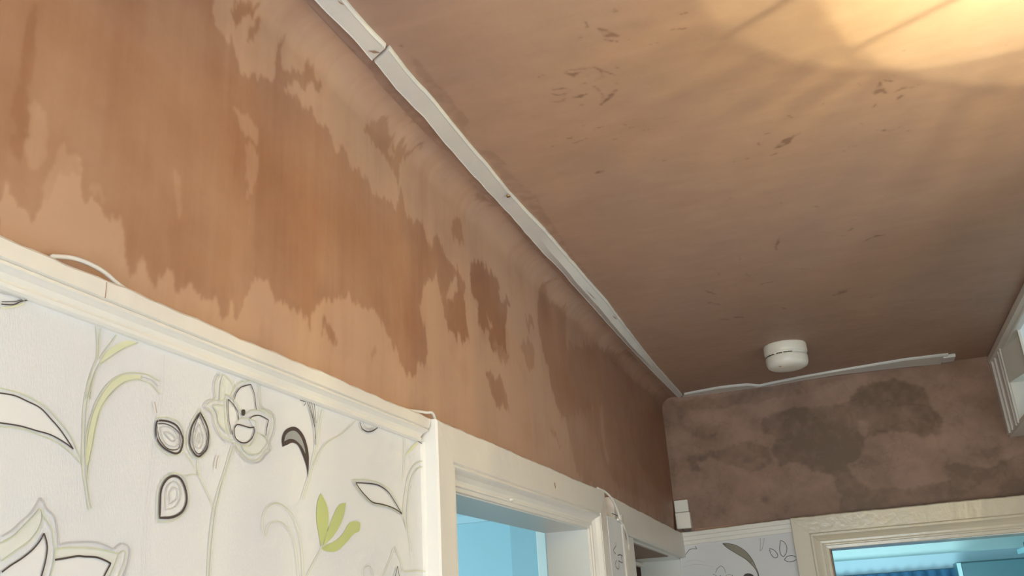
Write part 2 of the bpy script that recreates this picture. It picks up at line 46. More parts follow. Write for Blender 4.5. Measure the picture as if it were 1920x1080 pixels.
STAIN_LEFT=[(0.12,[(-2.733,-0.068),(-2.741,-0.093),(-2.725,-0.109),(-2.692,-0.119),(-2.676,-0.128),(-2.647,-0.13),(-2.629,-0.119),(-2.609,-0.091),(-2.605,-0.063),(-2.59,-0.027),(-2.601,-0.065),(-2.597,-0.079),(-2.565,-0.072),(-2.533,-0.048),(-2.504,-0.045),(-2.494,-0.056),(-2.531,-0.089),(-2.551,-0.086),(-2.589,-0.1),(-2.563,-0.114),(-2.523,-0.113),(-2.466,-0.13),(-2.404,-0.144),(-2.354,-0.148),(-2.316,-0.154),(-2.264,-0.141),(-2.248,-0.115),(-2.215,-0.135),(-2.163,-0.144),(-2.143,-0.161),(-2.096,-0.138),(-2.062,-0.146),(-2.027,-0.166),(-1.984,-0.194),(-1.813,-0.208),(-1.572,-0.189),(-1.513,-0.277),(-1.372,-0.378),(-1.1,-0.448),(-0.386,-0.537),(-0.083,-0.536),(0.191,-0.033),(0.381,0.191),(-0.671,0.203),(-1.683,0.214),(-2.296,0.178),(-2.44,0.204),(-2.641,0.132)]),(0.85,[(-2.698,-0.043),(-2.667,-0.021),(-2.66,-0.033),(-2.686,-0.059),(-2.695,-0.081),(-2.707,-0.073)]),(0.75,[(-2.669,-0.06),(-2.648,-0.041),(-2.652,-0.068),(-2.662,-0.083),(-2.675,-0.088)]),(0.7,[(-2.377,-0.057),(-2.328,-0.008),(-2.277,-0.022),(-2.24,-0.028),(-2.191,0.007),(-2.241,-0.052),(-2.251,-0.075),(-2.253,-0.122),(-2.26,-0.075),(-2.304,-0.073),(-2.337,-0.063),(-2.362,-0.06)]),(0.2,[(-2.295,-0.041),(-2.268,-0.032),(-2.277,-0.051),(-2.297,-0.054)]),(0.7,[(-2.425,0.073),(-2.377,0.075),(-2.31,0.089),(-2.256,0.081),(-2.178,0.08),(-2.115,0.072),(-2.095,0.051),(-2.18,0.038),(-2.248,0.037),(-2.311,0.035),(-2.336,0.044),(-2.369,0.057),(-2.409,0.065)]),(0.65,[(-2.345,0.034),(-2.328,0.039),(-2.275,0.041),(-2.2,0.043),(-2.149,0.044),(-2.17,0.038),(-2.248,0.032),(-2.311,0.03)]),(0.6,[(-1.994,0.006),(-1.928,0.038),(-1.902,0.039),(-1.957,0.009)]),(0.05,[(-2.981,-0.445),(-2.952,-0.442),(-2.946,-0.407),(-2.93,-0.376),(-2.905,-0.372),(-2.901,-0.395),(-2.898,-0.421),(-2.872,-0.423),(-2.847,-0.43),(-2.826,-0.453),(-2.789,-0.449),(-2.748,-0.453),(-2.704,-0.456),(-2.675,-0.461),(-2.643,-0.425),(-2.632,-0.395),(-2.607,-0.4),(-2.573,-0.407),(-2.518,-0.418),(-2.485,-0.375),(-2.449,-0.357),(-2.422,-0.353),(-2.396,-0.354),(-2.352,-0.347),(-2.329,-0.352),(-2.302,-0.37),(-2.273,-0.393),(-2.257,-0.416),(-2.217,-0.415),(-2.156,-0.385),(-2.169,-0.327),(-2.185,-0.288),(-2.146,-0.221),(-2.115,-0.207),(-2.092,-0.242),(-2.08,-0.286),(-2.059,-0.198),(-2.023,-0.18),(-2.012,-0.224),(-1.986,-0.216),(-1.947,-0.137),(-1.703,-0.126),(-1.519,-0.121),(-1.42,-0.229),(-1.267,-0.334),(-0.97,-0.402),(-0.878,-0.482),(-0.916,-0.573),(-2.944,-0.671)]),(0.85,[(-2.086,-0.249),(-2.053,-0.229),(-2.01,-0.21),(-1.984,-0.231),(-1.985,-0.275),(-1.97,-0.303),(-2.012,-0.306),(-2.058,-0.296),(-2.083,-0.281)]),(0.9,[(-1.954,-0.145),(-1.911,-0.104),(-1.847,-0.107),(-1.779,-0.107),(-1.792,-0.138),(-1.722,-0.15),(-1.769,-0.214),(-1.769,-0.272),(-1.832,-0.294),(-1.869,-0.276),(-1.92,-0.251),(-1.916,-0.21),(-1.951,-0.19)]),(0.7,[(-1.996,-0.055),(-1.981,-0.055),(-1.979,-0.108),(-2.001,-0.113),(-2.036,-0.108),(-2.041,-0.086)]),(0.7,[(-2.486,-0.409),(-2.456,-0.405),(-2.448,-0.417),(-2.463,-0.428),(-2.486,-0.432)]),(0.45,[(-2.353,-0.409),(-2.335,-0.404),(-2.333,-0.417),(-2.346,-0.421)]),(0.75,[(-1.901,-0.35),(-1.866,-0.336),(-1.805,-0.332),(-1.79,-0.355),(-1.778,-0.391),(-1.84,-0.391),(-1.871,-0.372)]),(0.6,[(-1.857,-0.269),(-1.757,-0.259),(-1.781,-0.293),(-1.826,-0.294)]),(0.1,[(-1.877,-0.213),(-1.853,-0.216),(-1.839,-0.231),(-1.86,-0.233)]),(0.15,[(-1.906,-0.256),(-1.859,-0.255),(-1.869,-0.273),(-1.916,-0.277)]),(0.72,[(-1.502,-0.033),(-1.457,0.003),(-1.376,-0.035),(-1.228,0.048),(-1.103,0.051),(-0.964,0.059),(-0.595,0.085),(-0.077,0.092),(0.564,0.118),(0.224,-0.463),(-0.627,-0.48),(-1.005,-0.451),(-1.233,-0.377),(-1.41,-0.328),(-1.473,-0.283),(-1.484,-0.228),(-1.513,-0.196),(-1.533,-0.123)]),(0.3,[(-1.458,-0.002),(-1.358,0.036),(-1.226,0.053),(-1.235,0.023),(-1.106,0.04),(-1.028,0.025),(-0.857,0.05),(-0.698,0.047),(-0.662,0.029),(-0.846,-0.024),(-0.962,-0.039),(-1.145,-0.087),(-1.305,-0.13),(-1.29,-0.074),(-1.404,-0.043),(-1.476,-0.029)]),(0.75,[(-1.404,-0.043),(-1.291,-0.026),(-1.286,-0.06),(-1.352,-0.1),(-1.417,-0.098)]),(0.45,[(-0.744,-0.018),(-0.493,0.056),(-0.081,0.085),(0.159,0.068),(-0.135,-0.014),(-0.464,-0.038),(-0.647,-0.037)]),(0.6,[(-1.628,-0.155),(-1.568,-0.13),(-1.562,-0.155),(-1.621,-0.176)]),(0.6,[(-1.683,-0.226),(-1.614,-0.193),(-1.574,-0.212),(-1.583,-0.259),(-1.64,-0.273),(-1.664,-0.235)]),(0.55,[(-1.512,-0.38),(-1.474,-0.384),(-1.445,-0.404),(-1.392,-0.427),(-1.457,-0.409)]),(0.5,[(-1.379,-0.331),(-1.08,-0.247),(-1.073,-0.316),(-1.02,-0.39),(-0.892,-0.448),(-0.407,-0.452),(-0.059,-0.484),(-0.906,-0.483),(-1.29,-0.464),(-1.334,-0.397)]),(0.95,[(-0.596,-0.157),(0.038,-0.039),(0.147,-0.109),(0.093,-0.292),(0.002,-0.387),(-0.321,-0.384),(-0.569,-0.327),(-0.656,-0.245)]),(0.35,[(-1.009,-0.225),(-0.969,-0.225),(-0.984,-0.335),(-0.94,-0.395),(-0.986,-0.385),(-1.009,-0.313)]),(0.3,[(-2.691,-0.204),(-2.672,-0.192),(-2.644,-0.192),(-2.643,-0.212),(-2.645,-0.217),(-2.665,-0.226),(-2.678,-0.214)]),(0.35,[(-2.666,-0.238),(-2.64,-0.221),(-2.642,-0.267),(-2.658,-0.311)]),(0.45,[(-2.783,-0.327),(-2.771,-0.322),(-2.769,-0.365),(-2.777,-0.377)]),(0.35,[(-2.947,-0.4),(-2.929,-0.376),(-2.906,-0.373),(-2.903,-0.394),(-2.924,-0.411),(-2.945,-0.416)]),(0.45,[(-2.893,-0.403),(-2.872,-0.401),(-2.876,-0.413),(-2.889,-0.413)]),(0.4,[(-2.983,-0.358),(-2.951,-0.342),(-2.945,-0.38),(-2.963,-0.398),(-2.976,-0.385)]),(1.0,[(-2.987,-0.266),(-2.977,-0.26),(-2.97,-0.305),(-2.969,-0.362),(-2.97,-0.406),(-2.979,-0.411),(-2.982,-0.35)])]
STAIN_BACK=[(0.85,[(0.304,-0.123),(0.405,-0.1),(0.527,-0.106),(0.608,-0.106),(0.658,-0.049),(0.784,-0.038),(0.885,-0.081),(0.879,-0.143),(0.912,-0.196),(0.892,-0.261),(0.836,-0.261),(0.798,-0.229),(0.749,-0.223),(0.704,-0.224),(0.65,-0.238),(0.613,-0.295),(0.568,-0.331),(0.596,-0.388),(0.589,-0.428),(0.526,-0.421),(0.51,-0.359),(0.453,-0.346),(0.426,-0.308),(0.374,-0.295),(0.332,-0.305),(0.314,-0.246),(0.335,-0.199),(0.284,-0.164)]),(0.75,[(0.01,-0.232),(0.127,-0.224),(0.237,-0.201),(0.309,-0.231),(0.306,-0.295),(0.233,-0.322),(0.194,-0.303),(0.147,-0.284),(0.089,-0.241),(0.042,-0.265),(0.053,-0.295),(0.009,-0.297)]),(0.75,[(0.558,-0.384),(0.649,-0.414),(0.74,-0.43),(0.836,-0.414),(0.892,-0.407),(0.888,-0.367),(0.922,-0.351),(0.965,-0.376),(1.022,-0.388),(1.087,-0.363),(1.132,-0.343),(1.34,-0.38),(1.306,-0.513),(0.849,-0.499),(0.575,-0.505),(0.514,-0.487)]),(0.6,[(0.975,-0.331),(1.056,-0.314),(1.087,-0.337),(1.059,-0.354),(0.99,-0.346)]),(0.55,[(0.002,-0.121),(0.084,-0.117),(0.138,-0.146),(0.111,-0.186),(0.041,-0.163)]),(0.5,[(0.248,-0.123),(0.292,-0.114),(0.291,-0.165),(0.256,-0.168)]),(0.6,[(-0.048,-0.039),(-0.022,-0.012),(0.007,-0.024),(0.103,-0.022),(0.419,-0.014),(0.558,-0.005),(0.666,-0.006),(0.413,-0.05),(0.198,-0.072),(0.069,-0.063),(-0.0,-0.083)]),(0.45,[(0.255,-0.268),(0.295,-0.279),(0.286,-0.292),(0.255,-0.289)]),(0.6,[(0.253,-0.417),(0.287,-0.421),(0.278,-0.434),(0.254,-0.431)]),(0.5,[(-0.085,0.027),(-0.029,-0.011),(-0.051,-0.129),(-0.039,-0.219),(-0.058,-0.376),(-0.087,-0.373),(-0.119,-0.269)]),(0.35,[(0.634,-0.18),(0.667,-0.177),(0.657,-0.232),(0.632,-0.229)])]
STAIN_CEIL=[(0.26,[(-0.029,-0.847),(-0.012,0.286),(0.456,0.028),(1.181,0.023),(1.092,-0.653),(0.799,-0.818),(0.505,-0.772),(0.18,-0.722),(0.05,-1.036)]),(0.3,[(0.032,-2.141),(0.052,-2.125),(0.06,-2.076),(0.058,-2.003),(0.061,-1.963),(0.068,-1.919),(0.062,-1.866),(0.054,-1.787),(0.047,-1.622),(0.045,-1.426),(0.032,-1.454),(0.034,-1.682),(0.035,-1.873),(0.032,-1.964),(0.034,-2.065)]),(0.3,[(0.044,-2.404),(0.049,-2.343),(0.045,-2.263),(0.037,-2.165),(0.033,-2.128),(0.031,-2.151),(0.031,-2.23),(0.032,-2.306)]),(0.295,[(0.054,-2.442),(0.057,-2.429),(0.055,-2.386),(0.056,-2.348),(0.058,-2.321),(0.055,-2.286),(0.057,-2.237),(0.046,-2.223),(0.04,-2.246),(0.038,-2.308),(0.038,-2.361),(0.04,-2.394),(0.045,-2.423)]),(0.6,[(0.21,-2.254),(0.224,-2.24),(0.244,-2.256),(0.243,-2.258),(0.225,-2.248),(0.211,-2.257)]),(0.6,[(0.235,-2.228),(0.253,-2.226),(0.264,-2.232),(0.264,-2.234),(0.254,-2.235),(0.236,-2.231)]),(0.6,[(0.202,-2.229),(0.219,-2.224),(0.229,-2.232),(0.229,-2.234),(0.22,-2.231),(0.203,-2.231)]),(0.5,[(0.254,-2.26),(0.269,-2.26),(0.269,-2.262),(0.255,-2.262)]),(0.45,[(0.243,-2.304),(0.255,-2.286),(0.272,-2.295),(0.272,-2.297),(0.257,-2.293),(0.244,-2.305)]),(0.45,[(0.281,-2.258),(0.301,-2.265),(0.299,-2.284),(0.296,-2.283),(0.296,-2.275),(0.281,-2.262)]),(0.65,[(0.274,-2.185),(0.29,-2.194),(0.313,-2.22),(0.312,-2.223),(0.289,-2.203),(0.274,-2.188)]),(0.45,[(0.276,-2.25),(0.283,-2.224),(0.281,-2.197),(0.282,-2.198),(0.286,-2.227),(0.277,-2.251)]),(0.8,[(0.207,-2.192),(0.214,-2.193),(0.214,-2.194),(0.208,-2.193)]),(0.6,[(0.242,-2.2),(0.252,-2.198),(0.252,-2.2),(0.243,-2.202)]),(0.5,[(0.27,-2.278),(0.277,-2.278),(0.277,-2.28),(0.27,-2.28)]),(0.5,[(0.321,-2.28),(0.331,-2.279),(0.331,-2.281),(0.322,-2.282)]),(0.4,[(0.215,-2.267),(0.226,-2.262),(0.237,-2.261),(0.238,-2.263),(0.227,-2.267),(0.215,-2.269)]),(0.6,[(0.238,-2.113),(0.258,-2.115),(0.258,-2.117),(0.238,-2.114)]),(0.5,[(0.224,-2.136),(0.234,-2.137),(0.234,-2.138),(0.224,-2.138)]),(0.6,[(0.189,-2.102),(0.198,-2.103),(0.198,-2.107),(0.19,-2.105)]),(0.45,[(0.171,-2.123),(0.187,-2.121),(0.187,-2.122),(0.171,-2.124)]),(0.45,[(0.152,-2.089),(0.176,-2.088),(0.177,-2.09),(0.152,-2.09)]),(0.4,[(0.195,-2.085),(0.227,-2.09),(0.227,-2.092),(0.195,-2.087)]),(0.7,[(0.292,-2.104),(0.296,-2.101),(0.297,-2.103),(0.292,-2.106)]),(0.6,[(0.299,-2.089),(0.307,-2.09),(0.307,-2.092),(0.299,-2.091)]),(0.6,[(0.318,-2.071),(0.329,-2.071),(0.329,-2.073),(0.319,-2.073)]),(0.6,[(0.333,-2.078),(0.348,-2.076),(0.349,-2.077),(0.333,-2.079)]),(0.7,[(0.202,-1.949),(0.212,-1.95),(0.219,-1.954),(0.22,-1.957),(0.213,-1.962),(0.202,-1.953)]),(0.4,[(0.264,-2.063),(0.271,-2.063),(0.271,-2.064),(0.264,-2.065)]),(0.5,[(0.313,-1.957),(0.319,-1.958),(0.319,-1.959),(0.313,-1.959)]),(0.5,[(0.327,-1.943),(0.335,-1.94),(0.335,-1.941),(0.327,-1.944)]),(0.5,[(0.321,-1.88),(0.327,-1.881),(0.327,-1.882),(0.322,-1.882)]),(0.5,[(0.326,-1.737),(0.336,-1.724),(0.337,-1.727),(0.327,-1.74)]),(0.5,[(0.308,-2.315),(0.311,-2.313),(0.311,-2.314),(0.308,-2.316)]),(0.5,[(0.207,-2.311),(0.218,-2.314),(0.218,-2.315),(0.207,-2.313)]),(0.5,[(0.31,-2.239),(0.314,-2.237),(0.314,-2.238),(0.31,-2.24)]),(0.3,[(0.351,-2.231),(0.363,-2.209),(0.364,-2.21),(0.352,-2.231)]),(0.45,[(0.703,-2.018),(0.712,-2.021),(0.718,-2.011),(0.722,-2.016),(0.711,-2.059),(0.699,-2.028)]),(0.45,[(0.719,-2.056),(0.733,-2.045),(0.733,-2.05),(0.72,-2.062)]),(0.45,[(0.741,-1.983),(0.749,-1.991),(0.747,-1.998),(0.739,-1.99)]),(0.4,[(0.702,-1.972),(0.708,-1.982),(0.706,-1.987),(0.7,-1.977)]),(0.6,[(0.734,-2.011),(0.748,-2.016),(0.766,-2.013),(0.766,-2.016),(0.746,-2.025),(0.733,-2.014)]),(0.6,[(0.717,-2.06),(0.734,-2.065),(0.734,-2.067),(0.717,-2.061)]),(0.6,[(0.771,-2.02),(0.782,-2.018),(0.782,-2.019),(0.771,-2.021)]),(0.6,[(0.53,-1.896),(0.551,-1.907),(0.566,-1.927),(0.565,-1.934),(0.547,-1.928),(0.529,-1.902)]),(0.6,[(0.559,-1.925),(0.582,-1.942),(0.581,-1.945),(0.559,-1.928)]),(0.55,[(0.521,-1.869),(0.534,-1.881),(0.534,-1.884),(0.52,-1.872)]),(0.6,[(0.507,-1.952),(0.503,-1.932),(0.509,-1.916),(0.509,-1.917),(0.506,-1.933),(0.508,-1.951)]),(0.7,[(0.517,-1.961),(0.526,-1.962),(0.526,-1.964),(0.517,-1.964)]),(0.7,[(0.561,-2.01),(0.567,-1.998),(0.568,-2.0),(0.561,-2.012)]),(0.7,[(0.677,-1.928),(0.681,-1.923),(0.682,-1.926),(0.677,-1.931)]),(0.6,[(0.706,-1.888),(0.729,-1.871),(0.749,-1.878),(0.749,-1.879),(0.728,-1.877),(0.706,-1.89)]),(0.6,[(0.758,-1.86),(0.773,-1.856),(0.773,-1.857),(0.758,-1.861)]),(0.7,[(0.657,-1.843),(0.669,-1.842),(0.669,-1.845),(0.656,-1.845)]),(0.7,[(0.45,-1.884),(0.454,-1.88),(0.454,-1.883),(0.45,-1.886)]),(0.7,[(0.471,-1.883),(0.482,-1.883),(0.482,-1.885),(0.471,-1.885)]),(0.7,[(0.572,-2.089),(0.576,-2.088),(0.576,-2.089),(0.572,-2.09)]),(0.7,[(0.619,-2.025),(0.623,-2.025),(0.623,-2.026),(0.619,-2.027)]),(0.7,[(0.534,-2.207),(0.539,-2.205),(0.539,-2.206),(0.534,-2.209)]),(0.6,[(0.746,-2.133),(0.749,-2.132),(0.749,-2.134),(0.746,-2.135)]),(0.6,[(0.644,-1.831),(0.653,-1.829),(0.653,-1.83),(0.644,-1.833)]),(0.5,[(0.793,-1.873),(0.796,-1.87),(0.796,-1.872),(0.793,-1.875)]),(0.5,[(0.893,-2.076),(0.896,-2.076),(0.896,-2.077),(0.892,-2.078)]),(0.4,[(0.679,-2.066),(0.683,-2.053),(0.684,-2.054),(0.68,-2.068)]),(0.7,[(0.421,-1.718),(0.429,-1.717),(0.43,-1.72),(0.421,-1.721)]),(0.6,[(0.489,-1.374),(0.496,-1.414),(0.502,-1.461),(0.5,-1.463),(0.491,-1.42),(0.487,-1.376)]),(0.4,[(0.521,-1.652),(0.52,-1.621),(0.522,-1.62),(0.523,-1.652)]),(0.7,[(0.403,-1.24),(0.408,-1.204),(0.409,-1.207),(0.405,-1.242)]),(0.5,[(0.338,-1.316),(0.335,-1.271),(0.338,-1.272),(0.34,-1.316)]),(0.4,[(0.286,-1.17),(0.311,-1.127),(0.313,-1.135),(0.288,-1.178)]),(0.4,[(0.279,-1.067),(0.307,-1.035),(0.309,-1.048),(0.282,-1.079)]),(0.4,[(0.284,-0.907),(0.31,-0.883),(0.312,-0.897),(0.287,-0.92)]),(0.35,[(0.331,-0.898),(0.354,-0.885),(0.355,-0.897),(0.333,-0.91)]),(0.4,[(0.429,-1.151),(0.459,-1.155),(0.459,-1.159),(0.429,-1.155)]),(0.5,[(0.523,-1.221),(0.544,-1.209),(0.544,-1.212),(0.523,-1.224)]),(0.45,[(0.465,-0.915),(0.473,-0.902),(0.475,-0.912),(0.467,-0.925)]),(0.45,[(0.604,-0.948),(0.623,-0.949),(0.653,-0.988),(0.652,-0.998),(0.62,-0.982),(0.603,-0.958)]),(0.6,[(0.651,-1.408),(0.666,-1.426),(0.665,-1.431),(0.65,-1.413)]),(0.5,[(0.628,-1.398),(0.646,-1.385),(0.646,-1.387),(0.628,-1.4)]),(0.5,[(0.659,-1.476),(0.673,-1.474),(0.673,-1.477),(0.659,-1.479)]),(0.4,[(0.683,-1.327),(0.71,-1.348),(0.735,-1.349),(0.735,-1.352),(0.709,-1.358),(0.683,-1.33)]),(0.5,[(0.65,-1.589),(0.663,-1.58),(0.664,-1.583),(0.65,-1.593)]),(0.5,[(0.7,-0.889),(0.706,-0.88),(0.707,-0.885),(0.7,-0.893)]),(0.35,[(0.579,-1.599),(0.592,-1.589),(0.592,-1.592),(0.579,-1.602)]),(0.6,[(0.452,-1.882),(0.454,-1.881),(0.454,-1.883),(0.452,-1.884)]),(0.4,[(0.404,-1.397),(0.398,-1.315),(0.399,-1.315),(0.405,-1.397)]),(0.5,[(0.724,-1.579),(0.729,-1.581),(0.729,-1.583),(0.724,-1.581)]),(0.5,[(0.356,-2.423),(0.359,-2.417),(0.353,-2.417),(0.353,-2.415),(0.362,-2.414),(0.357,-2.425)]),(0.5,[(0.311,-2.414),(0.313,-2.403),(0.309,-2.399),(0.309,-2.397),(0.316,-2.402),(0.312,-2.415)]),(0.4,[(0.322,-2.389),(0.328,-2.367),(0.348,-2.356),(0.349,-2.36),(0.335,-2.38),(0.325,-2.393)]),(0.6,[(0.324,-2.361),(0.341,-2.347),(0.342,-2.349),(0.325,-2.363)]),(0.8,[(0.439,-2.374),(0.452,-2.373),(0.452,-2.374),(0.439,-2.375)]),(0.8,[(0.447,-2.357),(0.45,-2.356),(0.45,-2.357),(0.447,-2.359)]),(0.6,[(0.419,-2.343),(0.442,-2.337),(0.442,-2.339),(0.42,-2.344)]),(0.7,[(0.372,-2.322),(0.396,-2.32),(0.397,-2.322),(0.372,-2.323)]),(0.6,[(0.35,-2.346),(0.364,-2.337),(0.365,-2.339),(0.35,-2.347)]),(0.4,[(0.28,-2.378),(0.3,-2.38),(0.3,-2.381),(0.28,-2.379)]),(0.4,[(0.243,-2.305),(0.289,-2.297),(0.316,-2.262),(0.317,-2.264),(0.291,-2.304),(0.243,-2.307)]),(0.8,[(0.05,-2.476),(0.053,-2.474),(0.05,-2.469),(0.047,-2.47)]),(0.3,[(-0.019,-2.506),(-0.018,-2.483),(-0.006,-2.455),(-0.006,-2.411),(-0.009,-2.303),(-0.008,-2.218),(-0.011,-2.133),(-0.019,-2.159),(-0.029,-2.229),(-0.039,-2.293),(-0.035,-2.387),(-0.031,-2.431),(-0.028,-2.473)]),(0.3,[(-0.009,-2.127),(-0.009,-2.056),(-0.011,-1.889),(-0.012,-1.644),(-0.01,-1.274),(-0.031,-1.286),(-0.035,-1.532),(-0.025,-1.624),(-0.033,-1.752),(-0.029,-1.815),(-0.026,-1.918),(-0.035,-1.992)])]
TORN=[[(-1.09,-0.611),(-1.088,-0.619),(-1.121,-0.632),(-1.101,-0.64)],[(-1.079,-0.643),(-1.054,-0.64),(-1.027,-0.641)],[(-1.029,-0.641),(-1.042,-0.648),(-1.032,-0.659),(-1.075,-0.656)],[(-1.098,-0.655),(-1.113,-0.669),(-1.088,-0.677),(-1.075,-0.67),(-1.075,-0.656)],[(-1.099,-0.538),(-1.065,-0.538),(-1.024,-0.539)],[(-1.024,-0.539),(-1.031,-0.549)]]
STRIP_L=[(-0.007,-2.609),(-0.004,-2.535),(-0.003,-2.465),(-0.007,-2.384),(-0.004,-2.28),(-0.009,-2.137),(-0.009,-2.011),(-0.008,-1.872),(-0.012,-1.703),(-0.009,-1.533),(-0.012,-1.241),(-0.013,-0.881),(-0.01,-0.465),(-0.001,0.019)]
STRIP_R=[(0.029,-2.593),(0.03,-2.536),(0.031,-2.485),(0.03,-2.411),(0.033,-2.357),(0.032,-2.257),(0.031,-2.141),(0.029,-2.052),(0.027,-1.957),(0.033,-1.797),(0.034,-1.6),(0.036,-1.233),(0.027,-0.948),(0.019,-0.517),(0.021,-0.036)]
BACK_L=[(-0.001,0.04),(0.052,0.035),(0.157,0.024),(0.325,0.018),(0.458,-0.007),(0.585,-0.023),(0.83,0.004),(0.942,0.033)]
BACK_U=[(0.032,-0.049),(0.067,-0.055),(0.171,-0.073),(0.268,-0.057),(0.312,-0.01),(0.357,-0.027),(0.461,-0.059),(0.587,-0.082),(0.825,-0.11),(0.961,-0.096)]
DET=(0.44,-0.512)

# ---------------------------------------------------------------- helpers
col = scene.collection
def srgb(r, g, b):
    f = lambda c: (c/255/12.92 if c/255 <= .04045 else ((c/255+.055)/1.055)**2.4)
    return (f(r), f(g), f(b), 1)
def tag(o, label=None, cat=None, group=None, kind=None):
    if label: o['label'] = label
    if cat: o['category'] = cat
    if group: o['group'] = group
    if kind: o['kind'] = kind
    return o
def empty(name, loc, label=None, cat=None, kind=None, group=None):
    o = bpy.data.objects.new(name, None); col.objects.link(o); o.location = (loc[0], loc[1], ZC+loc[2]); o.empty_display_size = .05
    return tag(o, label, cat, group, kind)
class MB:
    """collects geometry in ceiling-relative metres"""
    def __init__(s): s.v = []; s.f = []; s.m = []; s.sm = []
    def add(s, vs, fs, mi=0, smooth=False):
        b = len(s.v); s.v += [tuple(v) for v in vs]
        for f in fs: s.f.append(tuple(b+i for i in f)); s.m.append(mi); s.sm.append(smooth)
    def box(s, x0, x1, y0, y1, z0, z1, mi=0):
        v = [(x, y, z) for x in (x0, x1) for y in (y0, y1) for z in (z0, z1)]
        s.add(v, [(0,1,3,2),(4,6,7,5),(0,4,5,1),(2,3,7,6),(0,2,6,4),(1,5,7,3)], mi)
    def sweep(s, prof, p0, p1, A, T, k0=0, k1=0, n=1, jit=0, seed=1, mi=0, cap=True):
        """profile (a,t) swept from p0 to p1; A,T frame vectors; k0,k1 mitre slopes"""
        p0 = Vector(p0); p1 = Vector(p1); A = Vector(A); T = Vector(T); D = (p1-p0); Ln = D.length; D /= Ln
        rnd = random.Random(seed); m = len(prof); vs = []; ph = [rnd.random()*6.28 for _ in range(6)]
        for i in range(n+1):
            t = i/n
            for j, (a, tt) in enumerate(prof):
                q = p0 + D*(Ln*t) + D*(k0*a*(1-t) + k1*a*t) + A*a + T*tt
                if jit:
                    w = Ln*t
                    e = jit*(.5*math.sin(w*19+ph[0])+.35*math.sin(w*53+ph[1])+.3*math.sin(w*131+ph[2])+.5*(rnd.random()-.5))
                    if a < .004: q = q - A*(e+jit*.3) + T*(e*.4)
                    else: q = q + T*e*.15
                vs.append(q)
        fs = [(i*m+j, i*m+j+1, (i+1)*m+j+1, (i+1)*m+j) for i in range(n) for j in range(m-1)]
        if cap: fs += [tuple(range(m))[::-1], tuple(n*m+j for j in range(m))]
        s.add(vs, fs, mi)
    def tube(s, pts, r, seg=10, mi=0):
        pts = [Vector(p) for p in pts]; rings = []
        up = Vector((0,0,1))
        for i, p in enumerate(pts):
            d = (pts[min(i+1,len(pts)-1)]-pts[max(i-1,0)]).normalized()
            a = d.cross(up); a = a.normalized() if a.length > 1e-3 else d.cross(Vector((0,1,0))).normalized()
            b = d.cross(a)
            rr = r[i] if isinstance(r, (list, tuple)) else r
            rings.append([p+a*rr*math.cos(6.2832*k/seg)+b*rr*math.sin(6.2832*k/seg) for k in range(seg)])
        vs = [v for rg in rings for v in rg]
        fs = [(i*seg+k, i*seg+(k+1)%seg, (i+1)*seg+(k+1)%seg, (i+1)*seg+k) for i in range(len(pts)-1) for k in range(seg)]
        fs += [tuple(range(seg))[::-1], tuple((len(pts)-1)*seg+k for k in range(seg))]
        s.add(vs, fs, mi, True)
    def lathe(s, prof, c, seg=48, mi=0, closed=True, pleat=0, npl=0):
        vs = []; n = len(prof)
        for k in range(seg):
            a = 6.2832*k/seg; rr = 1+pleat*math.cos(npl*a)
            for (r, z) in prof: vs.append((c[0]+r*rr*math.cos(a), c[1]+r*rr*math.sin(a), c[2]+z))
        fs = [(k*n+j, ((k+1) % seg)*n+j, ((k+1) % seg)*n+j+1, k*n+j+1) for k in range(seg) for j in range(n-1)]
        s.add(vs, fs, mi, True)
    def build(s, name, mats, parent=None, recalc=True):
        me = bpy.data.meshes.new(name)
        me.from_pydata([(v[0], v[1], v[2]+ZC) for v in s.v], [], s.f)
        if not isinstance(mats, (list, tuple)): mats = [mats]
        for m in mats: me.materials.append(m)
        me.polygons.foreach_set('material_index', s.m); me.polygons.foreach_set('use_smooth', s.sm)
        if recalc:
            bm = bmesh.new(); bm.from_mesh(me); bmesh.ops.recalc_face_normals(bm, faces=bm.faces); bm.to_mesh(me); bm.free()
        me.update()
        o = bpy.data.objects.new(name, me); col.objects.link(o)
        if parent:
            o.parent = parent
            o.matrix_parent_inverse = Matrix.Translation(-parent_world(parent))
        return o
def parent_world(p):
    v = Vector(p.location)
    if p.parent is not None: v = v*0 + PW.get(p.name, Vector((0,0,0)))
    return v
PW = {}
def sub(o, parent_empty):   # register the world origin of a mesh part so its own children keep their place
    PW[o.name] = Vector((0,0,0)); return o
def bevel(o, w=.002, seg=2):
    m = o.modifiers.new('bevel', 'BEVEL'); m.width = w; m.segments = seg; m.limit_method = 'ANGLE'; return o

